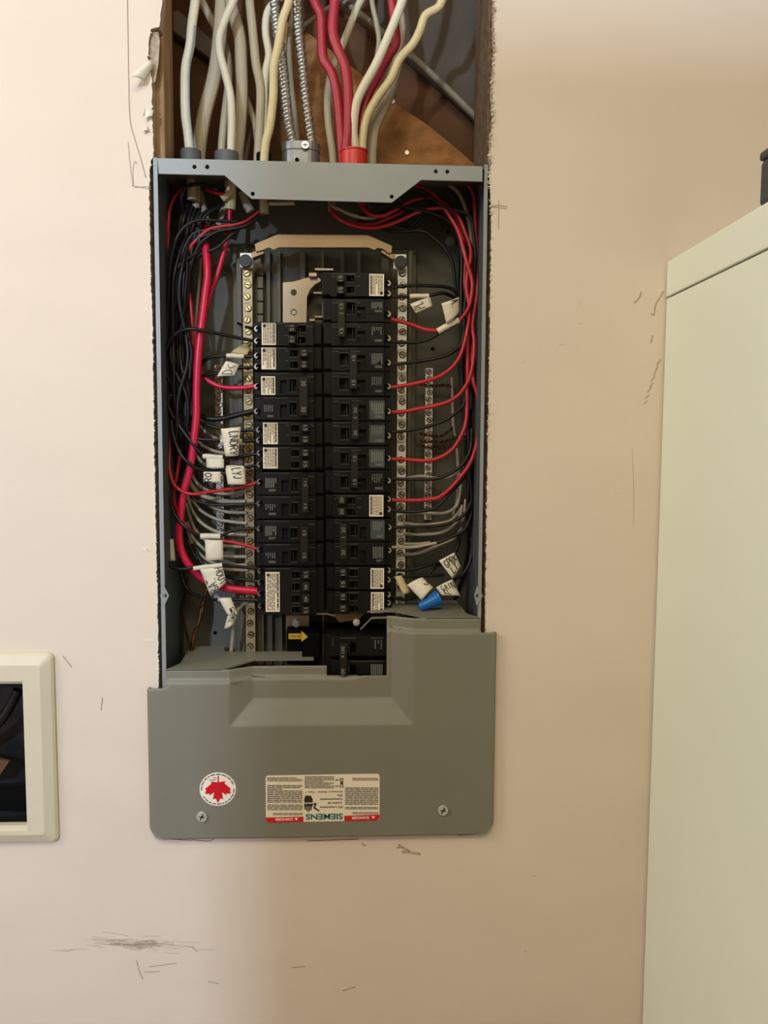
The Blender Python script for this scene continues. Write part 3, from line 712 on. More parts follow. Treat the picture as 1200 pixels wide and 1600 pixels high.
for y, xa in ((275, 470), (310, 400)):
    rg.prism([XZ(*q(*p), SD) for p in [(xa, y-4), (525, y-4), (525, y+5), (xa, y+5)]], SD-.0002, SD)
rg.build('ring_print', 'ink', dk)
# rating label (upside down)
def g(cx, cy): return (400+cx/5.714, 1195+cy/5.714)
rc = []
for (cx, cy, a0) in ((1077, 107, -90), (1077, 470, 0), (115, 488, 90), (112, 123, 180)):
    for k in range(5):
        t = math.radians(a0+k*22.5); rc.append(XZ(*g(cx+27*math.cos(t), cy+27*math.sin(t)), SD))
lb = MB().prism(rc, SD, PD).build('danger_label', 'labelp', cv)
def pr(mb, pts, dd=-.0002): mb.prism([XZ(*g(*p), SD) for p in pts], SD+dd, SD)
w = MB(); pr(w, [(86, 470), (424, 462), (424, 508), (130, 518), (105, 513), (90, 498)]); w.build('danger_band', 'redband', lb)
w = MB(); pr(w, [(788, 455), (1103, 443), (1103, 470), (1092, 490), (1070, 497), (788, 503)]); w.build('danger_band', 'redband', lb)
def gt(mb, s, x0, y0, x1, y1, rot=180, dd=.0004, bold=.02): a = g(x0, y0); b = g(x1, y1); text(mb, s, a[0], a[1], b[0], b[1], SD-dd, rot, bold=bold)
w = MB(); gt(w, 'DANGER', 170, 474, 327, 500); gt(w, 'DANGER', 853, 460, 1007, 486)
for x, y in ((360, 484), (1047, 469)): w.prism([XZ(*g(*p), SD) for p in [(x-17, y-10), (x+17, y-10), (x, y+12)]], SD-.0004, SD-.0003)
w.build('danger_word', 'disc', lb, recalc=False)
w = MB(); gt(w, 'SIEMENS', 443, 434, 776, 492, dd=.0003, bold=.028); w.build('brand_word', 'teal', lb, recalc=False)
w = MB()
for s_, x0, y0, x1, y1 in (('EQ Loadcentre', 573, 366, 772, 390), ('Centre de', 640, 332, 771, 353), ('Consommation', 570, 298, 772, 319), ('EQ', 728, 262, 771, 283), ('Enclosure / Boitier : Type 1', 447, 230, 771, 252), ('OFF', 708, 126, 742, 142), ('ON', 710, 183, 742, 199)):
    gt(w, s_, x0, y0, x1, y1, dd=.0003)
w.build('model_text', 'ink', lb, recalc=False)
w = MB()
for x0, y0, x1, y1, n in ((100, 110, 415, 150, 3), (100, 178, 415, 340, 10), (100, 352, 415, 408, 4), (150, 428, 415, 452, 2), (435, 100, 697, 212, 8), (860, 116, 1092, 142, 2), (795, 200, 1092, 360, 10), (795, 374, 1092, 400, 2), (860, 420, 1092, 442, 2)):
    a = g(x0, y0); b = g(x1, y1); bars(w, a[0], a[1], b[0], b[1], SD-.0003, n, 0, rr, fill=.45, gap=.12)
w.build('fine_print', 'ink', lb, recalc=False)
for y, f_ in ((133, 0), (162, 1), (190, 0)):
    w = MB()
    if f_: pr(w, [(752, y-11), (778, y-11), (778, y+11), (752, y+11)])
    else:
        w.prism([XZ(*g(*p), SD) for p in [(750, y-13), (780, y-13), (780, y+13), (750, y+13)]], SD-.0002, SD, holes=[[XZ(*g(*p), SD) for p in [(756, y-7), (774, y-7), (774, y+7), (756, y+7)]]])
    w.build('switch_square', 'ink', lb)
w = MB()
pr(w, [(440, 275), (490, 275), (505, 305), (508, 333), (485, 338), (468, 332), (450, 342), (430, 330), (430, 305)])
w.build('shock_hand_cuff', 'ink', lb)
w = MB(); n_ = [(430, 342), (450, 352), (468, 342), (485, 348), (508, 343), (506, 372)]
for k in (3, 2, 1, 0): n_ += [(445+k*18, 370), (444+k*17, 400+(0, 14, 20, 4)[k]), (433+k*17, 398+(0, 14, 20, 4)[k]), (432+k*18, 370)]
pr(w, n_); w.build('shock_hand', 'ink', lb)
w = MB(); pr(w, [(512, 345), (535, 338), (541, 352), (528, 380), (568, 408), (566, 418), (512, 388), (514, 376), (524, 356), (514, 358)]); w.build('shock_bolt', 'ink', lb)

# ------------------------------------------------------------------ cables above the box
def cable(name, label, m_, r, pts, flat=1.0, cat='cable', group=None, n=8, step=6, rib=None, mi=None):
    if pts[0][1] <= -40: pts = [(pts[0][0]+(pts[0][0]-pts[1][0])*1.2, -230, pts[0][2]), (pts[0][0]+(pts[0][0]-pts[1][0])*.8, -420, pts[0][2])][::-1]+list(pts)
    P = [U(*p) for p in pts]
    o = MB().tube(P, r, n, step, flat, rib=rib).build(name, m_)
    return tag(o, label, cat, group)
def dz(pts, d): return [(x, y, d if not isinstance(d, (list, tuple)) else d[0]+(d[1]-d[0])*i/(len(pts)-1)) for i, (x, y) in enumerate(pts)]
IN = 262                                               # just inside the top panel
C = cable
c1 = C('sheathed_cable', 'white sheathed cable with blue print, leftmost above the box', 'cream', .0050, dz([(309, -60), (305, 0), (300, 37), (297, 70), (290, 105), (289, 140), (290, 180), (294, 212), (296, 238), (297, IN)], .045), 1.5)
MB().tube([U(x, y, .0405) for x, y in [(304, 40), (301, 70), (296, 100), (295, 135), (296, 170), (299, 205), (302, 232)]], .0007, 5, 5).build('blue_print_line', 'blueprint', c1)
C('sheathed_cable', 'white cable running diagonally behind the leftmost cables', 'beige', .0045, dz([(300, -50), (315, 0), (330, 30), (342, 55), (352, 75), (357, 100), (356, 140), (350, 190), (346, 236), (346, IN)], .085), 1.4)
C('sheathed_cable', 'white wavy cable entering the second grey bushing', 'cream', .0044, dz([(385, -60), (365, 0), (352, 30), (343, 58), (344, 85), (352, 115), (360, 150), (362, 188), (361, 220), (360, IN)], .05), 1.3)
C('sheathed_cable', 'wide beige cable fanning down beside the leftmost white cable', 'beige', .0080, dz([(350, -60), (347, 0), (344, 50), (338, 100), (332, 130), (320, 175), (313, 212), (310, 240), (309, IN)], .075), 2.2)
C('sheathed_cable', 'thick beige cable between the wavy white cable and the conduits', 'beige', .0068, dz([(352, -60), (360, 0), (368, 30), (375, 62), (377, 100), (378, 150), (375, 200), (371, 238), (370, IN)], .072), 2.0)
C('sheathed_cable', 'beige cable just right of the thick beige one', 'beige', .0048, dz([(386, -60), (390, 0), (395, 50), (400, 100), (407, 138), (406, 188), (404, 225), (402, IN)], .062), 1.6)
C('sheathed_cable', 'thin beige cable peeking out low behind the beige pair', 'beige', .0034, dz([(372, 90), (380, 140), (389, 165), (398, 195), (402, 225), (404, IN)], .088), 1.3)
C('sheathed_cable', 'white cable curving left of the armored conduit', 'cream', .0042, dz([(470, -40), (432, 0), (418, 20), (415, 50), (420, 85), (415, 112), (413, 150), (412, 200), (412, IN)], .065), 1.5)
C('sheathed_cable', 'ivory cable crossing in front of the left armored conduit', 'creamy', .0046, dz([(462, -60), (452, 0), (442, 30), (435, 70), (428, 105), (427, 150), (422, 195), (415, 225), (412, IN)], .040), 1.6)
C('sheathed_cable', 'thin white cable behind the two armored conduits', 'beige', .0034, dz([(468, -60), (462, 0), (455, 40), (452, 80), (456, 140), (462, 190), (468, IN)], .11), 1.2)
C('sheathed_cable', 'white cable slanting behind the two red cables', 'cream', .0042, dz([(590, -50), (560, 8), (539, 61), (520, 107), (512, 149), (513, 192), (519, 235), (521, IN)], .092), 1.4)
C('sheathed_cable', 'red cable nearest the right armored conduit', 'credc', .0052, dz([(480, -60), (491, 0), (501, 24), (503, 67), (506, 93), (519, 115), (527, 149), (531, 187), (534, 225), (537, IN)], .055), 1.5)
C('sheathed_cable', 'red cable in the middle of the red bushing bunch', 'credc', .0054, dz([(526, -60), (523, 0), (520, 48), (528, 77), (540, 107), (544, 149), (544, 200), (541, 228), (542, IN)], .048), 1.5)
C('sheathed_cable', 'thin white cable hanging behind the right red cables', 'beige', .0030, dz([(578, -60), (581, 0), (589, 40), (592, 67), (586, 105), (576, 150), (572, 200), (570, 240)], .095), 1.2)
C('sheathed_cable', 'white double-ridged cable in front, left of the ivory one', 'cream', .0047, dz([(648, -60), (629, 0), (619, 27), (605, 61), (587, 101), (566, 139), (556, 165), (552, 203), (555, 232), (556, IN)], [.036, .052]), 1.5)
C('sheathed_cable', 'red cable passing behind the white double-ridged cable', 'credc', .0046, dz([(604, -60), (612, 0), (616, 35), (619, 67), (605, 92), (589, 122), (574, 152), (566, 187), (562, 225), (560, IN)], .058), 1.4)
C('sheathed_cable', 'white cable bending behind the ivory cable', 'beige', .0038, dz([(618, -60), (624, 0), (629, 35), (629, 60), (621, 88), (606, 125), (592, 160), (582, 200), (576, IN)], .075), 1.3)
C('sheathed_cable', 'ivory cable, rightmost, curling away to the upper right', 'creamy', .0046, dz([(712, -60), (691, 0), (683, 13), (665, 24), (656, 48), (645, 69), (624, 93), (611, 123), (592, 149), (574, 181), (567, 215), (566, IN)], [.040, .053]), 1.5)
C('sheathed_cable', 'beige cable dropping just right of the red bushing', 'beige', .0056, dz([(622, 95), (612, 138), (598, 171), (585, 203), (581, 240), (581, IN)], .07), 1.7)
C('diagonal_cable', 'old grey cable running diagonally to the right edge of the opening', 'greyc', .0042, dz([(470, -60), (560, 20), (640, 85), (700, 140), (768, 207), (800, 235)], .135), 1.0)
C('thin_cable', 'thin grey cable slanting across the top behind the red cables', 'greyc', .0028, dz([(460, 52), (500, 22), (560, -20), (600, -50)], .12))
C('armored_conduit', 'left spiral metal armored conduit entering the clamp', 'zinc', .0050, dz([(426, -60), (430, 12), (434, 50), (441, 100), (445, 138), (450, 188), (456, 218), (458, 236)], .058), 1.0, 'conduit', None, 18, 8, (.13, .0009, .75))
C('armored_conduit', 'right spiral metal armored conduit entering the clamp', 'zinc', .0050, dz([(463, -60), (465, 0), (467, 50), (472, 100), (477, 150), (482, 188), (486, 217), (487, 236)], .058), 1.0, 'conduit', None, 18, 8, (.13, .0009, .75))
# connectors on top of the box
def ring(name, label, m_, x, y, d, rx, ry, h, hole=.78, lip=0):
    c = U(x, y, d); z0 = ZT-.002; z1 = c.z; n = 28; mb = MB(); lv = [(rx, z0), (rx, z1), (rx*hole, z1), (rx*hole, z0)]
    if lip: lv = [(rx, z0), (rx, z1-lip), (rx*1.06, z1-lip), (rx*1.06, z1), (rx*hole, z1), (rx*hole, z0)]
    k = len(lv); vs = []; fs = []
    for i in range(n):
        a = 2*math.pi*i/n
        for r_, z in lv: vs.append((c.x+r_*math.cos(a), d+r_*ry/rx*math.sin(a), z))
    for i in range(n):
        for j in range(k):
            fs.append((i*k+j, ((i+1) % n)*k+j, ((i+1) % n)*k+(j+1) % k, i*k+(j+1) % k))
    mb.add(vs, fs); o = mb.build(name, m_, bevel=.0004); tag(o, label, 'connector')
    return o
ring('cable_bushing', 'grey plastic bushing under the leftmost white cable', 'grom', 298, 236, .052, pxm(15.5, .05), .011, 0)
ring('cable_bushing', 'grey plastic bushing under the wavy white cable', 'grom', 354, 238.5, .052, pxm(18, .05), .011, 0)
ring('cable_bushing', 'small dark bushing left of the metal conduit clamp', 'dead', 412, 241, .052, pxm(11, .05), .009, 0)
ring('cable_bushing', 'bright red bushing around the red and white cables', 'redbush', 553, 236, .050, pxm(20.5, .05), .013, 0, .86, .002)
cl = thing('conduit_clamp', (U(468, 240, .055).x, .055, ZT), 'shiny double metal clamp gripping the two armored conduits', 'connector')
A = U(440, 219, .045); B = U(499, 221, .045); zt = U(470, 219, .045).z
def oval(x0, x1, yc, hw, n=10):
    return [(x0+hw+hw*math.cos(math.pi/2+math.pi*k/n), yc+hw*math.sin(math.pi/2+math.pi*k/n)) for k in range(n+1)]+[(x1-hw+hw*math.cos(-math.pi/2+math.pi*k/n), yc+hw*math.sin(-math.pi/2+math.pi*k/n)) for k in range(n+1)]
def oval_shell(mb, x0, x1, yc, hw, z0, z1, wl=.0012):
    a = oval(x0, x1, yc, hw); b = oval(x0+wl, x1-wl, yc, hw-wl); n = len(a); vs = [(p[0], p[1], z) for z in (z0, z1) for p in a]+[(p[0], p[1], z) for z in (z0, z1) for p in b]
    fs = []
    for i in range(n):
        j = (i+1) % n; fs += [(i, j, n+j, n+i), (2*n+j, 2*n+i, 3*n+i, 3*n+j), (n+i, n+j, 3*n+j, 3*n+i), (i, 2*n+i, 2*n+j, j)]
    mb.add(vs, fs)
m = MB(); oval_shell(m, A.x, B.x, .058, .0125, ZT-.001, zt-.004); m.build('clamp_body', 'clamp', cl, bevel=.0008)
m = MB(); oval_shell(m, A.x-.0008, B.x+.0008, .058, .0134, zt-.009, zt); m.build('clamp_rim', 'clamp', cl, bevel=.0008)
p = U(477, 227, .043)
so = MB().disc((p.x, p.z), pxm(6, .043), .0415, .046, 14).build('clamp_screw', 'steel', cl, bevel=.0008)
MB().box(p.x-.003, p.x+.003, .0412, .0418, p.z-.0005, p.z+.0005).box(p.x-.0005, p.x+.0005, .0412, .0418, p.z-.003, p.z+.003).build('screw_slot', 'dead', so)
p = U(464, 249, .043); MB().disc((p.x, p.z), .0022, .0435, .047, 10).build('locknut_screw', 'dead', cl)

# stripped cable ends just inside the box
def stub(label, m_, r, pts, flat=1.5): return C('cable_end', label, m_, r, pts, flat, 'cable end')
stub('stripped beige cable end hanging below the leftmost bushing', 'beige', .0052, dz([(296, IN), (298, 285), (300, 312)], .05))
stub('second stripped cable end beside the leftmost one', 'beige', .0042, dz([(309, IN), (308, 290), (306, 325)], .06))
stub('stripped cable end bending left under the second bushing', 'creamy', .0044, dz([(368, IN), (361, 290), (356, 302), (346, 310)], .045))
stub('short ivory cable end above the heavy red wire', 'creamy', .0062, dz([(360, IN), (360, 300), (359, 327)], .052), 1.8)
stub('beige cable end under the left corner of the flange', 'beige', .0050, dz([(378, 300), (385, 318), (392, 330)], .062))
stub('cable end with a black and a red wire at the flange corner', 'beige', .0050, dz([(412, IN), (412, 300), (413, 334)], .055))
stub('small grey scrap of sheath pointing right under the flange', 'beige', .0022, dz([(420, 318), (440, 318), (460, 317.5)], .05), 1.2)
stub('white conductor end low beside the heavy red wire', 'wwhite', .0040, dz([(312, 300), (318, 325), (322, 345), (320, 365)], .066))
stub('white conductor end behind the heavy red wire', 'wwhite', .0036, dz([(352, 318), (346, 338), (341, 352)], .064))
stub('red cable end under the flange near the middle', 'credc', .0042, dz([(560, IN), (563, 300), (566, 322)], .052))
stub('pale cable end under the flange left of the middle', 'beige', .0040, dz([(519, IN), (518, 300), (519, 330)], .062))

# ------------------------------------------------------------------ wires, left side
LW = 'black wires bundled down the left side'
def wire(label, m_, r, pts, group=None, name='wire', flat=1.0): return C(name, label, m_, r, pts, flat, 'wire', group, 8, 6)
R0 = .0019
wire('heaviest bright red wire sweeping down to the lowest left breaker', 'wpink', .0043, [(318, 350, .06), (321, 385, .05), (324, 428, .042), (320, 463, .04), (316, 498, .038), (312, 530, .037), (309, 565, .036), (307, 613, .036), (307, 647, .036), (303, 688, .036), (297, 732, .037), (287, 770, .038), (282, 807, .039), (280, 840, .039), (285, 865, .039), (297, 885, .04), (313, 901, .042), (327, 909, .043), (356, 919, .045), (391, 923, .046), (410, 925, .047)], name='heavy_wire')
wire('heavy red wire from under the flange to the breaker marked 30', 'wpink', .0027, [(359, 322, .055), (358, 361, .056), (351, 389, .056), (340, 428, .056), (330, 455, .056), (318, 500, .056), (311, 545, .056), (312, 572, .054), (317, 587, .052), (330, 598, .05), (350, 605, .048), (380, 606, .046), (402, 603, .045)], name='heavy_wire')
wire('thick black wire to the lower terminal of the breaker marked 30', 'wblack', .0030, [(300, 560, .06), (303, 620, .058), (310, 645, .055), (325, 654, .052), (347, 654, .05), (372, 648, .047), (402, 641, .045)], name='heavy_wire')
wire('red wire hugging the left box side then crossing to mid left breaker', 'wred', R0, [(310, 289, .06), (295, 289, .055), (277, 302, .05), (266, 323, .048), (263, 350, .047), (262, 385, .05), (258, 417, .055), (261, 480, .06), (264, 563, .055), (260, 605, .05), (262, 650, .05), (265, 700, .045), (265, 732, .038), (272, 757, .032), (288, 769, .028), (305, 772, .028), (330, 768, .034), (372, 762, .042), (405, 753, .044)])
wire('red wire from the flange corner weaving down to the crumpled tape flag', 'wred', R0, [(405, 331, .05), (382, 347, .046), (361, 352, .045), (328, 358, .043), (307, 375, .043), (295, 391, .045), (289, 415, .05), (292, 440, .05), (298, 475, .05), (301, 522, .052), (300, 580, .058), (293, 640, .058), (284, 690, .052), (277, 740, .047), (272, 765, .046), (274, 790, .045), (285, 813, .045), (300, 830, .043), (318, 838, .043), (343, 844, .044), (372, 849, .045), (404, 858, .045)])
wire('short red wire curving under a black one near the second bushing', 'wred', R0, [(352, 302, .044), (346, 303, .043), (336, 301, .044), (322, 296, .05)])
wire('black wire arching over the two cable ends at top left', 'wblack', R0, [(285, 330, .05), (283, 310, .046), (289, 295, .044), (300, 289, .043), (314, 288, .043), (330, 293, .044), (345, 299, .046), (352, 296, .05)])
wire('black wire looping left and over the heavy red to the top left breaker', 'wblack', R0, [(288, 640, .05), (278, 613, .04), (263, 593, .035), (257, 563, .033), (262, 538, .031), (277, 520, .029), (297, 514, .027), (320, 517, .029), (363, 526, .038), (403, 534, .044)])
wire('black wire through the small upper tape tag to second left breaker', 'wblack', R0, [(300, 580, .06), (312, 572, .054), (319, 564, .05), (331, 558, .047), (354, 556, .045), (380, 557, .045), (404, 557, .045)])
wire('black wire through the tape flag lettered DK', 'wblack', R0, [(296, 600, .06), (308, 592, .054), (318, 587, .05), (340, 583, .046), (368, 576, .045), (404, 573, .045)])
wire('black wire making a small round loop beside the heavy red wire', 'wblack', R0, [(290, 655, .045), (284, 635, .04), (277, 621, .038), (268, 618, .037), (263, 624, .036), (263, 634, .036), (270, 650, .035), (285, 672, .034), (300, 692, .033), (317, 711, .034), (335, 714, .038), (360, 715, .042), (405, 709, .045)])
wire('black wire through the long tape flag lettered LNDRY', 'wblack', R0, [(299, 560, .05), (295, 602, .046), (290, 635, .044), (292, 665, .042), (298, 680, .04), (311, 686, .037), (340, 688, .037), (365, 690, .04), (405, 688, .045)])
wire('black wire passing behind the LNDRY flag to its upper terminal', 'wblack', R0, [(296, 600, .062), (295, 647, .058), (313, 660, .054), (342, 669, .05), (370, 672, .047), (406, 672, .045)])
wire('black wire swinging down past the flag lettered RO', 'wblack', R0, [(268, 640, .045), (270, 675, .036), (280, 705, .031), (295, 724, .03), (312, 733, .033), (340, 735, .038), (375, 731, .043), (407, 726, .045)])
wire('black wire to the lower terminal of the mid left double breaker', 'wblack', R0, [(292, 750, .06), (299, 775, .055), (313, 785, .052), (338, 789, .049), (380, 788, .046), (408, 787, .045)])
wire('black wire through the crumpled tape flag to a lower left breaker', 'wblack', R0, [(264, 690, .048), (263, 737, .044), (265, 765, .04), (272, 802, .036), (292, 825, .033), (313, 837, .035), (345, 837, .04), (363, 829, .043), (406, 825, .045)])
wire('black wire looping under the heavy red into the flag lettered HOUT', 'wblack', R0, [(258, 800, .05), (258, 860, .04), (263, 880, .033), (273, 888, .03), (288, 889, .028), (300, 887, .028), (320, 884, .031), (347, 883, .038), (380, 886, .043), (408, 889, .045)])
wire('black wire above the hanging tape strip at lower left', 'wblack', R0, [(280, 880, .07), (288, 912, .064), (298, 926, .06), (310, 932, .056), (327, 938, .05), (343, 937, .046), (380, 937, .046), (410, 938, .045)])
wire('black wire dropping in the lower left corner behind the cover shelf', 'wblack', .0016, [(285, 850, .08), (287, 895, .078), (290, 924, .078), (284, 950, .078), (279, 985, .076), (281, 1020, .074)])
wire('bare brown wire curving down behind the black corner wire', 'copper', .0011, [(294, 900, .088), (288, 940, .087), (287, 965, .086), (292, 990, .085), (298, 1010, .084)])
wire('bare copper ground wire slanting down to the cover shelf', 'copper', .0021, [(330, 905, .088), (322, 925, .082), (318, 940, .078), (315, 960, .074), (307, 984, .068), (300, 1008, .062), (297, 1030, .058)])
wire('bare copper strand twisted beside the copper ground wire', 'copper', .0016, [(326, 910, .088), (320, 930, .081), (314, 950, .075), (312, 968, .07), (303, 990, .066), (301, 1008, .061), (294, 1030, .058)])
wire('white wire dropping from the neutral bar behind the cover shelf', 'wwhite', .0021, [(386, 942, .06), (378, 946, .056), (370, 956, .054), (365, 977, .054), (363, 1000, .056), (360, 1030, .06)])
wire('black wire to the upper terminal of the four-handle breaker', 'wblack', R0, [(300, 850, .066), (320, 885, .062), (350, 900, .055), (380, 905, .048), (410, 909, .045)])
wire('black wire to the second terminal of the top left breaker', 'wblack', .0016, [(372, 505, .075), (385, 511, .06), (404, 514, .045)])
# left neutrals: start inside the bundle, end in the bar
NG = 'white neutral wires on the left side'
NL = [([(306, 645), (316, 660), (330, 668), (345, 671), (384, 673)], 'highest grey-white neutral wire on the left, above the LNDRY flag'),
      ([(305, 652), (316, 670), (332, 682), (350, 690), (384, 694)], 'grey-white neutral wire behind the LNDRY flag'),
      ([(302, 670), (312, 692), (330, 703), (350, 708), (384, 712)], 'grey-white neutral wire level with the foot of the LNDRY flag'),
      ([(300, 700), (310, 716), (322, 727), (350, 738), (384, 742)], 'grey-white neutral wire behind the flag lettered RO'),
      ([(298, 735), (303, 748), (313, 760), (330, 768), (355, 772), (386, 767)], 'grey-white neutral wire just under the red wire'),
      ([(293, 740), (299, 758), (313, 773), (338, 781), (360, 784), (384, 784)], 'thicker tan neutral wire below the red crossing wire'),
      ([(305, 762), (318, 783), (333, 793), (355, 800), (386, 801)], 'short grey-white neutral wire below the mid black wire'),
      ([(294, 762), (299, 778), (313, 797), (338, 811), (360, 815), (386, 818)], 'grey-white neutral wire curving down at mid left'),
      ([(292, 765), (296, 785), (306, 807), (323, 823), (347, 833), (386, 836)], 'grey-white neutral wire ending beside the crumpled flag strip'),
      ([(291, 785), (300, 817), (311, 835), (328, 848), (350, 853), (386, 854)], 'grey-white neutral wire passing behind the top of the crumpled flag'),
      ([(293, 815), (300, 838), (311, 851), (328, 864), (350, 869), (386, 870)], 'grey-white neutral wire passing behind the foot of the crumpled flag'),
      ([(294, 830), (303, 854), (320, 872), (335, 880), (349, 883), (386, 883)], 'grey-white neutral wire level with the strip of the HOUT flag'),
      ([(296, 845), (308, 870), (325, 884), (347, 889), (388, 891)], 'lowest grey-white neutral wire on the left side')]
for i, (pts, lb_) in enumerate(NL):
    r_ = .0028 if 'thicker' in lb_ else .0019
    wire(lb_, 'wwhite', r_, [(x, y, .074-.016*min(1, k/(len(pts)-1))) for k, (x, y) in enumerate(pts)])
# the bundle itself
rl = random.Random(21)
starts = [(292, 318), (297, 320), (301, 322), (306, 326), (312, 330), (320, 340), (334, 352), (342, 322), (352, 318), (372, 345), (396, 336), (404, 338), (390, 341), (340, 365)]
for i, (sx, sy) in enumerate(starts):
    k = i/(len(starts)-1); o_ = rl.uniform(-3, 3)
    dd = .03+.045*rl.random()
    if i < 7: up = [(sx, sy, .055), (sx-8-rl.uniform(0, 5), sy+32, .05)]
    else: up = [(sx, sy, .052), (sx-30, sy+18, .046), (312-rl.uniform(0, 14), 372+rl.uniform(-12, 18), .044)]
    x1 = 268+26*((i*5) % 14)/13; x2 = 266+30*((i*9+3) % 14)/13; x3 = 268+28*((i*3+7) % 14)/13; x4 = 268+26*((i*11+2) % 14)/13
    pts = up+[(x1+4, 420, dd), (x1, 470, dd), (x2, 530, dd+.003), (x2+1, 570, dd), (x3, 620, dd), (x4, 680, dd+.005)]
    e = i % 5
    if e == 0: pts += [(x4+2, 740, .07), (x4+10, 800, .078), (x4+18, 840, .08)]
    elif e == 1: pts += [(x4-4, 735, .06), (264, 790, .055), (262, 850, .06), (268, 920, .075)]
    elif e == 2: pts += [(x4+12, 712, .07), (x4+25, 735, .078)]
    elif e == 3: pts += [(x4-2, 730, .07), (x4-2, 780, .075), (x4+4, 850, .08), (x4+14, 880, .082)]
    else: pts += [(x4+6, 725, .068), (x4+14, 760, .075), (x4+20, 800, .08)]
    wire('black wire among the tangle bundled down the left side of the box', 'wblack', R0*rl.uniform(.95, 1.1), pts, LW)
wire('loose black wire bowing outward at the upper left of the tangle', 'wblack', R0, [(372, 347, .045), (340, 345, .04), (312, 344, .036), (292, 352, .034), (277, 370, .034), (268, 400, .035), (264, 450, .037), (261, 520, .04), (259, 600, .045), (262, 690, .05), (263, 760, .05)])
wire('black wire running from the flange corner along a red wire', 'wblack', R0, [(408, 336, .048), (385, 352, .044), (362, 358, .043), (340, 362, .043), (320, 374, .042), (306, 392, .044), (296, 430, .048), (294, 480, .055)])
wire('black wire sagging from the flange corner below the red one', 'wblack', R0, [(400, 340, .052), (370, 360, .048), (352, 376, .046), (338, 388, .046), (318, 396, .046), (304, 410, .05), (297, 450, .055)])
wire('white wire slipping down behind the black tangle', 'wwhite', R0, [(313, 385, .07), (311, 440, .075), (304, 520, .076), (299, 590, .078), (300, 680, .08)])
wire('grey wire along the left box side above the small tape tag', 'wblack', .0016, [(266, 700, .06), (268, 760, .06), (266, 810, .058), (267, 850, .056)])

# ------------------------------------------------------------------ wires, right side
wire('red wire from the flange looping round to the tape flag at upper right', 'wred', .0022, [(640, 281, .06), (649, 289, .055), (674, 302, .05), (690, 319, .046), (703, 339, .044), (715, 360, .042), (723, 385, .04), (729, 409, .038), (736, 431, .037), (738, 452, .036), (732, 481, .036), (717, 501, .037), (700, 511, .038), (684, 516, .04), (665, 515, .043), (642, 507, .045), (608, 498, .045)])
wire('red wire down the right box side to the grey-green labelled breaker', 'wred', .0022, [(718, 275, .06), (728, 284, .055), (739, 302, .05), (742, 327, .048), (743, 365, .05), (747, 411, .05), (746, 450, .048), (740, 492, .044), (738, 512, .042), (741, 533, .04), (740, 560, .039), (734, 590, .038), (720, 614, .038), (702, 627, .039), (680, 634, .041), (653, 639, .044), (632, 643, .045), (607, 644, .045)])
wire('red wire sagging under the flange then down to the third right breaker', 'wred', .0022, [(518, 318, .06), (520, 331, .055), (533, 344, .05), (558, 354, .047), (587, 356, .046), (616, 348, .046), (647, 334, .047), (664, 328, .048), (690, 325, .05), (707, 329, .05), (717, 340, .048), (727, 365, .046), (734, 385, .045), (735, 404, .044), (730, 431, .043), (729, 450, .043), (732, 470, .042), (733, 490, .041), (731, 510, .04), (726, 535, .039), (717, 560, .038), (702, 578, .038), (680, 591, .04), (650, 599, .044), (615, 605, .045), (607, 606, .045)])
wire('red wire behind the others down to the breaker above the twin marked 20', 'wred', .0022, [(565, 319, .055), (570, 328, .05), (580, 336, .048), (597, 337, .049), (616, 329, .052), (650, 312, .058), (690, 315, .06), (715, 345, .058), (727, 395, .056), (726, 440, .056), (732, 500, .055), (731, 545, .052), (730, 627, .046), (728, 660, .043), (720, 682, .041), (707, 702, .04), (687, 715, .041), (665, 720, .043), (635, 718, .045), (607, 717, .045)])
wire('red wire bowing against the right box side to the twin marked 20', 'wred', .0022, [(736, 440, .06), (739, 480, .058), (740, 520, .055), (738, 560, .05), (740, 597, .045), (746, 617, .042), (748, 640, .04), (747, 675, .039), (744, 697, .039), (735, 723, .038), (720, 745, .038), (704, 763, .039), (686, 777, .041), (665, 781, .043), (635, 782, .045), (607, 781, .045)])
wire('thin red wire tucked behind the bundle at right of the tape flag', 'wred', R0, [(722, 500, .065), (724, 560, .066), (728, 620, .066), (727, 680, .066)])
wire('short red wire in the sag under the flange', 'wred', R0, [(520, 335, .06), (536, 346, .056), (560, 350, .054), (584, 350, .054), (610, 340, .056), (640, 325, .06)])
wire('white wire end sagging under the flange left of the red one', 'wwhite', R0, [(516, 314, .06), (520, 322, .055), (532, 328, .052), (550, 336, .051), (575, 341, .053), (610, 336, .058)])
wire('white wire down the upper right corner ending beside the box side', 'wwhite', .0023, [(690, 280, .06), (702, 289, .056), (717, 302, .054), (728, 328, .054), (735, 360, .056), (741, 410, .06), (746, 480, .06), (747, 540, .06), (746, 578, .06)], flat=1.6)
RW = 'black wires bundled down the right side'
wire('black wire sloping from under the flange toward the right bundle', 'wblack', R0, [(580, 316, .05), (590, 321, .046), (606, 321, .045), (635, 324, .044), (671, 332, .046), (703, 348, .05), (718, 380, .055), (722, 430, .058), (722, 500, .06)])
wire('black wire bowing away below the others at upper right', 'wblack', R0, [(560, 345, .06), (601, 358, .056), (625, 362, .055), (659, 361, .055), (678, 373, .055), (695, 389, .055), (707, 411, .056), (711, 440, .058), (716, 480, .06), (720, 520, .06)])
wire('black wire crossing the red one in the upper right corner', 'wblack', R0, [(655, 296, .052), (669, 305, .048), (695, 323, .043), (722, 331, .04), (736, 342, .04), (740, 365, .042), (743, 399, .044), (740, 440, .048), (735, 500, .052), (738, 570, .055), (736, 640, .055)])
rr2 = random.Random(4)
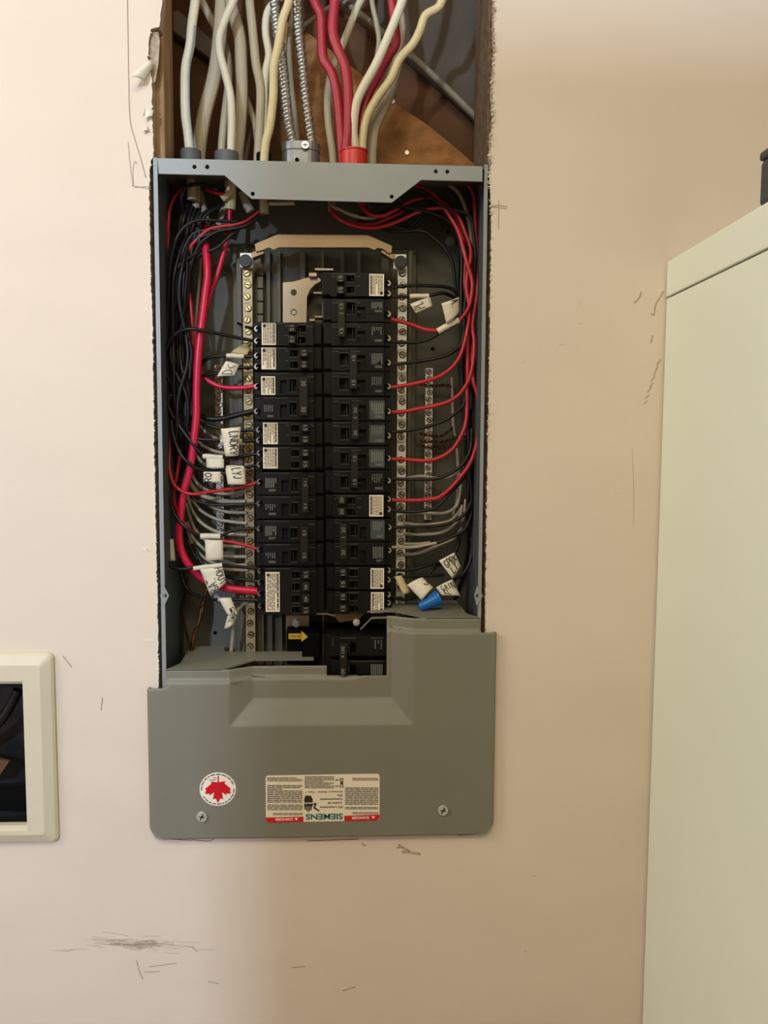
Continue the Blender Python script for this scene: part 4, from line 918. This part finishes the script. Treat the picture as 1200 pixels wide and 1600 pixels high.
for i in range(9):
    y0 = 322+i*2.2; x1 = 716+rr2.uniform(-2, 26); x2 = 718+rr2.uniform(0, 26); x3 = 722+rr2.uniform(0, 22); dd = .05+.035*rr2.random()
    wire('black wire among the arcs bundled down the right side of the box', 'wblack', R0, [(560+i*9, y0+14, .062), (600+i*6, y0+10+i*.7, .06), (640+i*3, y0-6+i*.5, .058), (680, 308+i*2.8, .06), (706, 330+i*3, .062), (x1, 380+i*2, dd), (x1, 450, dd), (x2, 530, dd), (x2, 600, dd+.004), (x3, 680, dd), (x3+2, 740, dd), (730+i, 800, dd), (734-i*.8, 850+i*4, .085), (728-i*2, 885+i*6, .098), (724-i*3, 900+i*6, .106)], RW)
BR_ = [('black wire to the upper terminal of the topmost right breaker', [(724, 470, .06), (707, 452, .055), (690, 447.5, .052), (678, 447, .05), (645, 446, .047), (606, 450, .045)]),
       ('black wire through the tape flag lettered PL', [(722, 485, .06), (712, 468, .055), (700, 460, .05), (688, 458, .047), (671, 462, .045), (640, 463.5, .044), (602, 463, .045)]),
       ('black wire leaving the lower end of the upper right tape flag', [(712, 505, .042), (700, 512, .041), (686, 521, .041), (676, 527, .042), (665, 532, .043), (642, 535, .045), (606, 534, .045)]),
       ('black wire to the upper terminal of the third right breaker', [(726, 500, .05), (722, 533, .046), (713, 546, .044), (695, 556, .043), (672, 562, .043), (635, 567, .045), (604, 570, .045)]),
       ('black wire to the lower terminal of the grey-green labelled breaker', [(730, 600, .05), (725, 630, .046), (714, 643, .044), (695, 657, .043), (665, 667, .043), (635, 673, .045), (606, 676, .045)]),
       ('black wire to the lower terminal of the breaker above the twin 20', [(737, 670, .05), (735, 702, .045), (722, 726, .042), (702, 741, .042), (680, 748, .043), (642, 749, .045), (606, 748, .045)]),
       ('black wire to the lower terminal of the twin breaker marked 20', [(733, 715, .05), (725, 745, .044), (702, 772, .042), (686, 789, .042), (674, 796, .043), (642, 800, .045), (606, 797, .045)]),
       ('black wire to the upper terminal of the double breaker marked 20', [(740, 770, .055), (729, 799, .048), (710, 814, .046), (687, 821, .045), (650, 823, .045), (606, 824, .045)]),
       ('black wire meeting a white sleeve at the double breaker marked 20', [(738, 800, .055), (725, 828, .048), (701, 841, .046), (681, 849, .045), (660, 853, .045)]),
       ('black wire rising toward the tag lettered GPRK', [(606, 889, .045), (637, 891, .046), (661, 885, .05), (685, 878, .054), (700, 872, .056)]),
       ('black wire level with the foot of the tag lettered GPRK', [(604, 905, .045), (631, 901, .046), (660, 900, .05), (693, 898, .054)]),
       ('black wire rising steeply behind the tag lettered GPRK', [(668, 898, .056), (680, 886, .058), (700, 874, .06), (712, 862, .06), (717, 847, .06), (716, 832, .06)]),
       ('black wire curving down to the tag lettered GAIN', [(737, 840, .06), (736, 871, .056), (725, 895, .05), (710, 906, .046), (700, 912, .045)]),
       ('dark wire end below the lowest right breaker', [(606, 930, .045), (630, 937, .048), (650, 932, .05), (668, 925, .05)])]
for lb_, pts in BR_: wire(lb_, 'wblack', R0, pts)
NR = [('grey-white neutral wire right of the twin breaker marked 20', [(718, 740, .066), (720, 759, .062), (717, 780, .06), (710, 794, .058), (692, 802, .056), (657, 801, .056), (631, 802, .06)]),
      ('pale sliver of neutral wire above the ground bar foot', [(716, 735, .06), (702, 745, .055), (680, 747, .054), (657, 744, .055), (633, 748, .06)]),
      ('grey-white neutral wire level with the tail of the ground bar', [(724, 790, .066), (712, 806, .062), (700, 815, .058), (669, 820, .055), (650, 820, .055), (631, 817, .06)]),
      ('grey-white neutral wire just below the ground bar', [(722, 790, .06), (717, 811, .056), (704, 825, .054), (685, 833, .053), (656, 835, .054), (631, 834, .06)]),
      ('white sleeve wire into the double breaker marked 20', [(682, 848.5, .044), (666, 851.5, .0445), (645, 855, .045), (608, 855, .045)]),
      ('grey-white neutral wire behind the white sleeve', [(672, 848, .055), (655, 850, .056), (631, 850, .06)]),
      ('lowest grey-white neutral wire on the right side', [(722, 825, .066), (709, 841, .06), (693, 849, .056), (669, 859, .054), (650, 865, .055), (631, 866, .06)]),
      ('pale wire standing behind the right bundle, long and straight', [(706, 590, .085), (707, 630, .085), (708, 660, .084), (711, 682, .083)]),
      ('pale yellowish wire behind the right bundle at ground bar height', [(714, 700, .085), (716, 740, .085), (714, 780, .085), (708, 805, .082)]),
      ('grey-white wire end low in the right bundle', [(728, 780, .06), (726, 800, .058), (722, 815, .058)])]
for lb_, pts in NR: wire(lb_, 'wwhite', R0, pts)
for k, (lb_, pts) in enumerate([('topmost twisted copper ground wire at the right ground bar', [(705, 603), (692, 602), (677, 603), (656, 601)]), ('twisted copper ground wire at the middle of the right ground bar', [(707, 668), (698, 676), (687, 682), (678, 681), (656, 678)]),
                   ('twisted copper ground wire just under the middle one', [(710, 681), (705, 686), (693, 690), (674, 690), (656, 689)]), ('lowest twisted copper ground wire at the right ground bar', [(707, 695), (698, 699), (687, 701), (678, 700), (653, 697)])]):
    P = resample(smooth_path([U(x, y, .081) for x, y in pts], 6), .0012); mb = MB()
    for ph in (0, math.pi):
        mb.tube([p+Vector((0, math.cos(i*.6+ph), math.sin(i*.6+ph)))*.0009 for i, p in enumerate(P)], .0009, 6, 1)
    tag(mb.build('ground_wire', 'copper'), lb_, 'wire')

# ------------------------------------------------------------------ tape flags with handwriting
ST = {'H': [[(0,0),(0,1)],[(1,0),(1,1)],[(0,.5),(1,.5)]], 'O': [[(.5,1),(.05,.75),(.05,.25),(.5,0),(.95,.25),(.95,.75),(.5,1)]], 'U': [[(0,1),(.05,.25),(.5,0),(.95,.25),(1,1)]],
      'T': [[(0,1),(1,1)],[(.5,1),(.5,0)]], 'B': [[(0,0),(0,1),(.7,.95),(.8,.7),(.1,.52),(.9,.35),(.8,.05),(0,0)]], 'A': [[(0,0),(.5,1),(1,0)],[(.2,.4),(.8,.4)]], 'L': [[(.1,1),(.1,0),(.9,.05)]],
      'N': [[(0,0),(0,1),(1,0),(1,1)]], 'D': [[(.05,0),(.05,1),(.7,.9),(1,.5),(.7,.1),(.05,0)]], 'R': [[(0,0),(0,1),(.8,.95),(.85,.6),(.05,.5)],[(.4,.5),(1,0)]], 'Y': [[(0,1),(.5,.5),(1,1)],[(.5,.5),(.4,0)]],
      'K': [[(.05,1),(.05,0)],[(.95,1),(.1,.5),(1,0)]], 'P': [[(.05,0),(.05,1),(.8,.95),(.85,.6),(.1,.45)]], 'G': [[(.9,.9),(.4,1),(.05,.6),(.15,.15),(.6,0),(.9,.3),(.55,.4)]], 'I': [[(.5,1),(.5,0)]],
      'J': [[(.8,1),(.8,.25),(.4,0),(.1,.25)]], 'C': [[(.9,.85),(.4,1),(.05,.5),(.3,.05),(.9,.15)]], 'M': [[(0,0),(.1,1),(.5,.4),(.9,1),(1,0)]], 'Z': [[(0,1),(1,1),(0,0),(1,0)]], '.': [[(.4,0),(.55,.05)]], '2': [[(.05,.8),(.5,1),(.9,.75),(.1,0),(1,.02)]], '+': [[(.5,.9),(.5,.1)],[(.1,.5),(.9,.5)]]}
rt = random.Random(9)
def flag(label, corners, words, strips=(), bend=.002, bend2=0.0, m_='tape', text_rot=0, w=.0008):
    P = [U(*c) for c in corners]
    base = Vector((sum(p.x for p in P)/4, sum(p.y for p in P)/4, min(p.z for p in P)))
    t = thing('wire_flag', base, label, 'tape flag')
    mb, at = patch(P, bend=bend, bend2=bend2); fo_ = mb.build('flag', m_, t)
    ink = MB(); n_ = 0
    for (word, u0, v0, u1, v1, rot) in words:            # text box in flag space, rot = reading direction
        nL = len(word)
        for i, ch in enumerate(word):
            for stx in ST.get(ch, []):
                pts = []
                for a, b in stx:
                    s_ = (i+.1+.72*a)/nL+rt.uniform(-.008, .008); tt = b+rt.uniform(-.05, .05)
                    if rot == 0: u, v = s_, 1-tt
                    elif rot == 90: u, v = 1-tt, 1-s_
                    elif rot == 180: u, v = 1-s_, tt
                    else: u, v = tt, s_
                    pts.append((u0+(u1-u0)*u, v0+(v1-v0)*v))
                q_ = smooth_path([Vector((a, b, 0)) for a, b in pts], 3)
                W3 = [at(p.x, p.y, .00025) for p in q_]
                for k in range(len(W3)-1):
                    d_ = (W3[k+1]-W3[k]); nn = Vector((-d_.z, 0, d_.x))
                    if nn.length < 1e-7: continue
                    nn = nn.normalized()*w/2; e_ = d_.normalized()*w*.3
                    ink.add([W3[k]-nn-e_, W3[k+1]-nn+e_, W3[k+1]+nn+e_, W3[k]+nn-e_], [(0, 1, 2, 3)]); n_ += 1
    if n_: ink.build('handwriting', 'marker', fo_, recalc=False)
    for (a, b, r_) in strips:
        A_, B_ = U(*a), U(*b)
        MB().tube([A_, A_.lerp(B_, .33)+Vector((0, -.0003, .0003)), A_.lerp(B_, .66), B_], r_, 10, 3).build('wrap', m_, t)
    return t
flag('small tape flag lettered DK below a tape tag at upper left', [(353, 564, .034), (374, 570, .036), (366, 587, .034), (339, 588, .032)], [('DK', .25, .1, .8, .9, 90)], [((354, 556, .044), (381, 557, .045), .0026)])
flag('yellowed see-through tape flag pointing up at the left neutral bar', [(360, 551, .05), (384, 536, .054), (392, 545, .054), (385, 557, .05)], [], (), m_='tapey')
flag('tall tape flag lettered LNDRY at mid left', [(345, 670, .029), (376, 667, .029), (372, 712, .031), (352, 713, .031)], [('LNDRY', .45, .12, .92, .98, 270)], [((345, 689, .037), (378, 689, .037), .0026)], bend=.003, w=.001)
flag('blank short tape flag under a wrapped strip left of RO', [(322, 716, .032), (350, 717, .033), (350, 731, .032), (323, 731, .031)], [], [((317, 713, .034), (348, 715, .036), .0028)])
flag('tape flag lettered RO at mid left', [(318, 737, .028), (345, 737, .03), (345, 754, .031), (318, 753, .029)], [('RO', .08, .05, .45, .98, 90)], bend=.001, w=.001)
flag('tape flag with scrawled letters hanging beside the left neutral bar', [(352, 732, .034), (382, 729, .036), (384, 757, .036), (356, 757, .034)], [('LYJ', .35, .02, .8, .7, 270)], [((353, 731, .039), (380, 731, .042), .0026)], bend=.0025, w=.0009)
flag('blank tape tag against the left box side', [(261, 843, .04), (271, 842, .04), (274, 876, .04), (261, 876, .04)], [], bend=.0012)
flag('crumpled blank tape flag on a black and a red wire at lower left', [(320, 843, .031), (348, 844, .034), (349, 874, .034), (322, 876, .031)], [], [((313, 838, .035), (344, 838, .039), .0032)], bend=.002, bend2=.0015)
flag('large bent tape flag lettered HOUT and BAT at lower left', [(312, 889, .028), (347, 885, .030), (354, 909, .032), (329, 931, .029)], [('HOUT', .66, .02, .97, .98, 270), ('BAT', .08, .42, .52, .98, 90)], [((302, 888, .028), (347, 883, .034), .0026)], bend=.003, w=.0009)
flag('twisted tape strip hanging below the HOUT flag', [(341, 935, .036), (361, 934, .036), (371, 960, .034), (356, 962, .034)], [('MZ', .5, .6, .95, 1.0, 0)], [((341, 937, .044), (361, 937, .045), .0024)], bend=.003)
flag('narrow tail of tape with scribble below the twisted strip', [(356, 961, .034), (371, 958, .034), (364, 976, .036), (350, 983, .04)], [('MZ', .25, .1, .8, .6, 270)], bend=.002, w=.0006)
flag('tape flag lettered PL at upper right', [(641, 475, .034), (672, 464, .036), (675.5, 478, .036), (650, 489, .033)], [('PL', .06, .12, .55, .85, 90)], [((640, 463.5, .044), (670, 462.5, .045), .0026)], bend=.001, w=.0009)
flag('tape flag with a dark scrawl wrapped on a red and a black wire', [(690, 474, .028), (717, 464, .03), (718, 487, .033), (698, 507, .034)], [('A.', .5, .02, .92, .5, 270)], [((684, 518, .0395), (717, 500, .037), .0034)], bend=.003, w=.0009)
flag('diamond tape flag lettered GPRK LT at lower right', [(686, 876, .03), (710, 863, .034), (720, 885, .034), (707, 904, .03)], [('GPRK', .12, .12, .98, .5, 0), ('LT', .25, .55, .8, .9, 0)], bend=.001, w=.001)
flag('tape flag lettered GAIN above the blue wire nut', [(681, 918, .034), (707, 905, .034), (719, 931, .032), (690, 930, .03)], [('GAIN', .2, .1, .98, .52, 0), ('KL', .22, .5, .6, .9, 0)], bend=.0015, w=.0008)
flag('curled tape flag with one letter left of the blue wire nut', [(636, 914, .034), (660, 902, .036), (677, 918, .03), (659, 938, .026)], [('C', .76, .38, .98, .66, 90)], bend=.004, w=.0011)
flag('yellowed crumpled tape at the foot of the right neutral bar', [(616, 901, .04), (627, 899, .04), (642, 925, .038), (630, 929, .036)], [], m_='tapey', bend=.002)
# wire nut
nut = thing('wire_nut', U(671, 955, .03), 'bright blue wire nut lying on the cover shelf', 'wire nut')
A_, B_ = U(655.5, 949, .026), U(686, 934, .03)
MB().tube([A_, A_.lerp(B_, .12), A_.lerp(B_, .5), A_.lerp(B_, .85), B_], .0088, 12, 3, taper=(.45, 1.0)).build('shell', 'blue', nut, bevel=.0012)
dr = (B_-A_).normalized(); sd = dr.cross(Vector((0, 1, 0))).normalized()
for sg in (-1, 1):
    w_ = MB(); q0 = A_.lerp(B_, .45)+sd*sg*.0062; q1 = B_+sd*sg*.0095; q2 = B_+sd*sg*.006-dr*.002
    n_ = Vector((0, .0022, 0)); w_.add([q0-n_, q1-n_, q2-n_, q0+n_, q1+n_, q2+n_], [(0, 1, 2), (5, 4, 3), (0, 3, 4, 1), (1, 4, 5, 2), (2, 5, 3, 0)]); w_.build('wing', 'blue', nut, bevel=.0004)

# ------------------------------------------------------------------ frame at the left edge
wp = thing('wall_frame', U(20, 1318, -.004), 'cream plastic wall frame around a dark opening at the left edge', 'wall frame')
x0 = U(-190, 1170, -.004).x; x1 = U(86.5, 1170, -.004).x; z0 = U(40, 1317, -.004).z; z1 = U(40, 1020.5, -.004).z
hx0 = U(-140, 1180, -.008).x; hx1 = U(40, 1180, -.008).x; hz0 = U(20, 1301, -.008).z; hz1 = U(20, 1064, -.008).z
def rrect(x0, x1, z0, z1, r, n=6):
    out = []
    for cx, cz, a in ((x1-r, z1-r, 0), (x0+r, z1-r, 90), (x0+r, z0+r, 180), (x1-r, z0+r, 270)):
        for k in range(n+1): t = math.radians(a+90*k/n); out.append((cx+r*math.cos(t), cz+r*math.sin(t)))
    return out
def frame_loft(mb, specs):                               # (inset rect, r, y) rings joined outer to inner
    rings = [[(p[0], y, p[1]) for p in rrect(*rc_, r)] for rc_, r, y in specs]; n = len(rings[0])
    vs = [p for rg_ in rings for p in rg_]; fs = []
    for k in range(len(rings)-1):
        for i in range(n): j = (i+1) % n; fs.append((k*n+i, k*n+j, (k+1)*n+j, (k+1)*n+i))
    mb.add(vs, fs)
m = MB(); b_ = .0115
frame_loft(m, [((x0, x1, z0, z1), .006, -.0003), ((x0, x1, z0, z1), .006, -.003), ((x0+.002, x1-.002, z0+.002, z1-.002), .006, -.0055), ((x0+b_, x1-b_, z0+b_, z1-b_), .004, -.0098), ((hx0, hx1, hz0, hz1), .0006, -.0098), ((hx0, hx1, hz0, hz1), .0006, -.0003)])
m.build('frame', 'plate', wp)
m = MB(); e = .004
frame_loft(m, [((hx0, hx1, hz0, hz1), .0006, -.0035), ((hx0+e, hx1-.0022, hz0+e*1.4, hz1-e*1.1), .0005, -.003), ((hx0+e, hx1-.0022, hz0+e*1.4, hz1-e*1.1), .0005, .004)])
m.build('inner_lip', 'plate', wp)
m = MB(); xa, xb, za, zb = hx0+.001, hx1-.001, hz0+.001, hz1-.001
m.box(xa, xb, .07, .072, za, zb).box(xa, xa+.001, .001, .07, za, zb).box(xb-.001, xb, .001, .07, za, zb).box(xa, xb, .001, .07, za, za+.001).box(xa, xb, .001, .07, zb-.001, zb)
m.build('back_box', 'dkplastic', wp)
MB().box(xa+.06, xb-.004, .03, .034, za+.004, za+.035).build('inner_block', 'dead', wp, bevel=.003)
C('coiled_cable', 'glossy black cable curving inside the dark opening at the left edge', 'dkplastic', .0055, dz([(-60, 1170), (-20, 1145), (5, 1120), (20, 1095), (28, 1078)], .03), 1.0)
o = MB().prism(poly([(-30, 1180), (14, 1190), (-5, 1218), (-30, 1222)], .04), .04, .044).build('cardboard_scrap', 'wooddark'); tag(o, 'brown scrap of board inside the dark opening at the left edge', 'scrap')

# ------------------------------------------------------------------ cabinet on the right
CXL = U(1040, 440, 0).x; CTOP = U(1040, 410, 0).z; CCUT = U(1037, 465, 0).z
cb = thing('storage_cabinet', (CXL+.3, -.3, 0), 'tall cream cabinet standing against the wall on the right', 'cabinet')
MB().box(CXL+.0006, CXL+.6, -.60, -.002, .06, CCUT-.0016).build('body', 'cab', cb, bevel=.0012)
MB().box(CXL, CXL+.6, -.60, -.002, CCUT, CTOP).build('top_section', 'cab', cb, bevel=.0012)
MB().box(CXL+.004, CXL+.596, -.596, -.004, CCUT-.003, CCUT+.001).build('seam_shade', 'dead', cb)  # black strip standing for the shadow inside the seam
MB().box(CXL+.02, CXL+.58, -.57, -.02, 0, .06).build('plinth', 'cab', cb)
for k in (0, 1):
    dd_ = MB().box(CXL+.003+.298*k, CXL+.298+.298*k, -.62, -.602, .065, CCUT-.004).build('door', 'cab', cb, bevel=.001)
    MB().box(CXL+.27+.04*k, CXL+.282+.04*k, -.645, -.62, 1.0, 1.15).build('handle', 'steel', dd_, bevel=.002)
bi = thing('storage_bin', (CXL+.12, -.33, CTOP), 'dark grey bin on top of the cream cabinet at the right edge', 'bin')
MB().box(CXL+.001, CXL+.25, -.42, -.178, CTOP, CTOP+.036).build('bin_body', 'bin', bi, bevel=.004)
MB().box(CXL+.0005, CXL+.2505, -.4205, -.1775, CTOP+.036, CTOP+.043).build('bin_rim', 'bin', bi, bevel=.002)
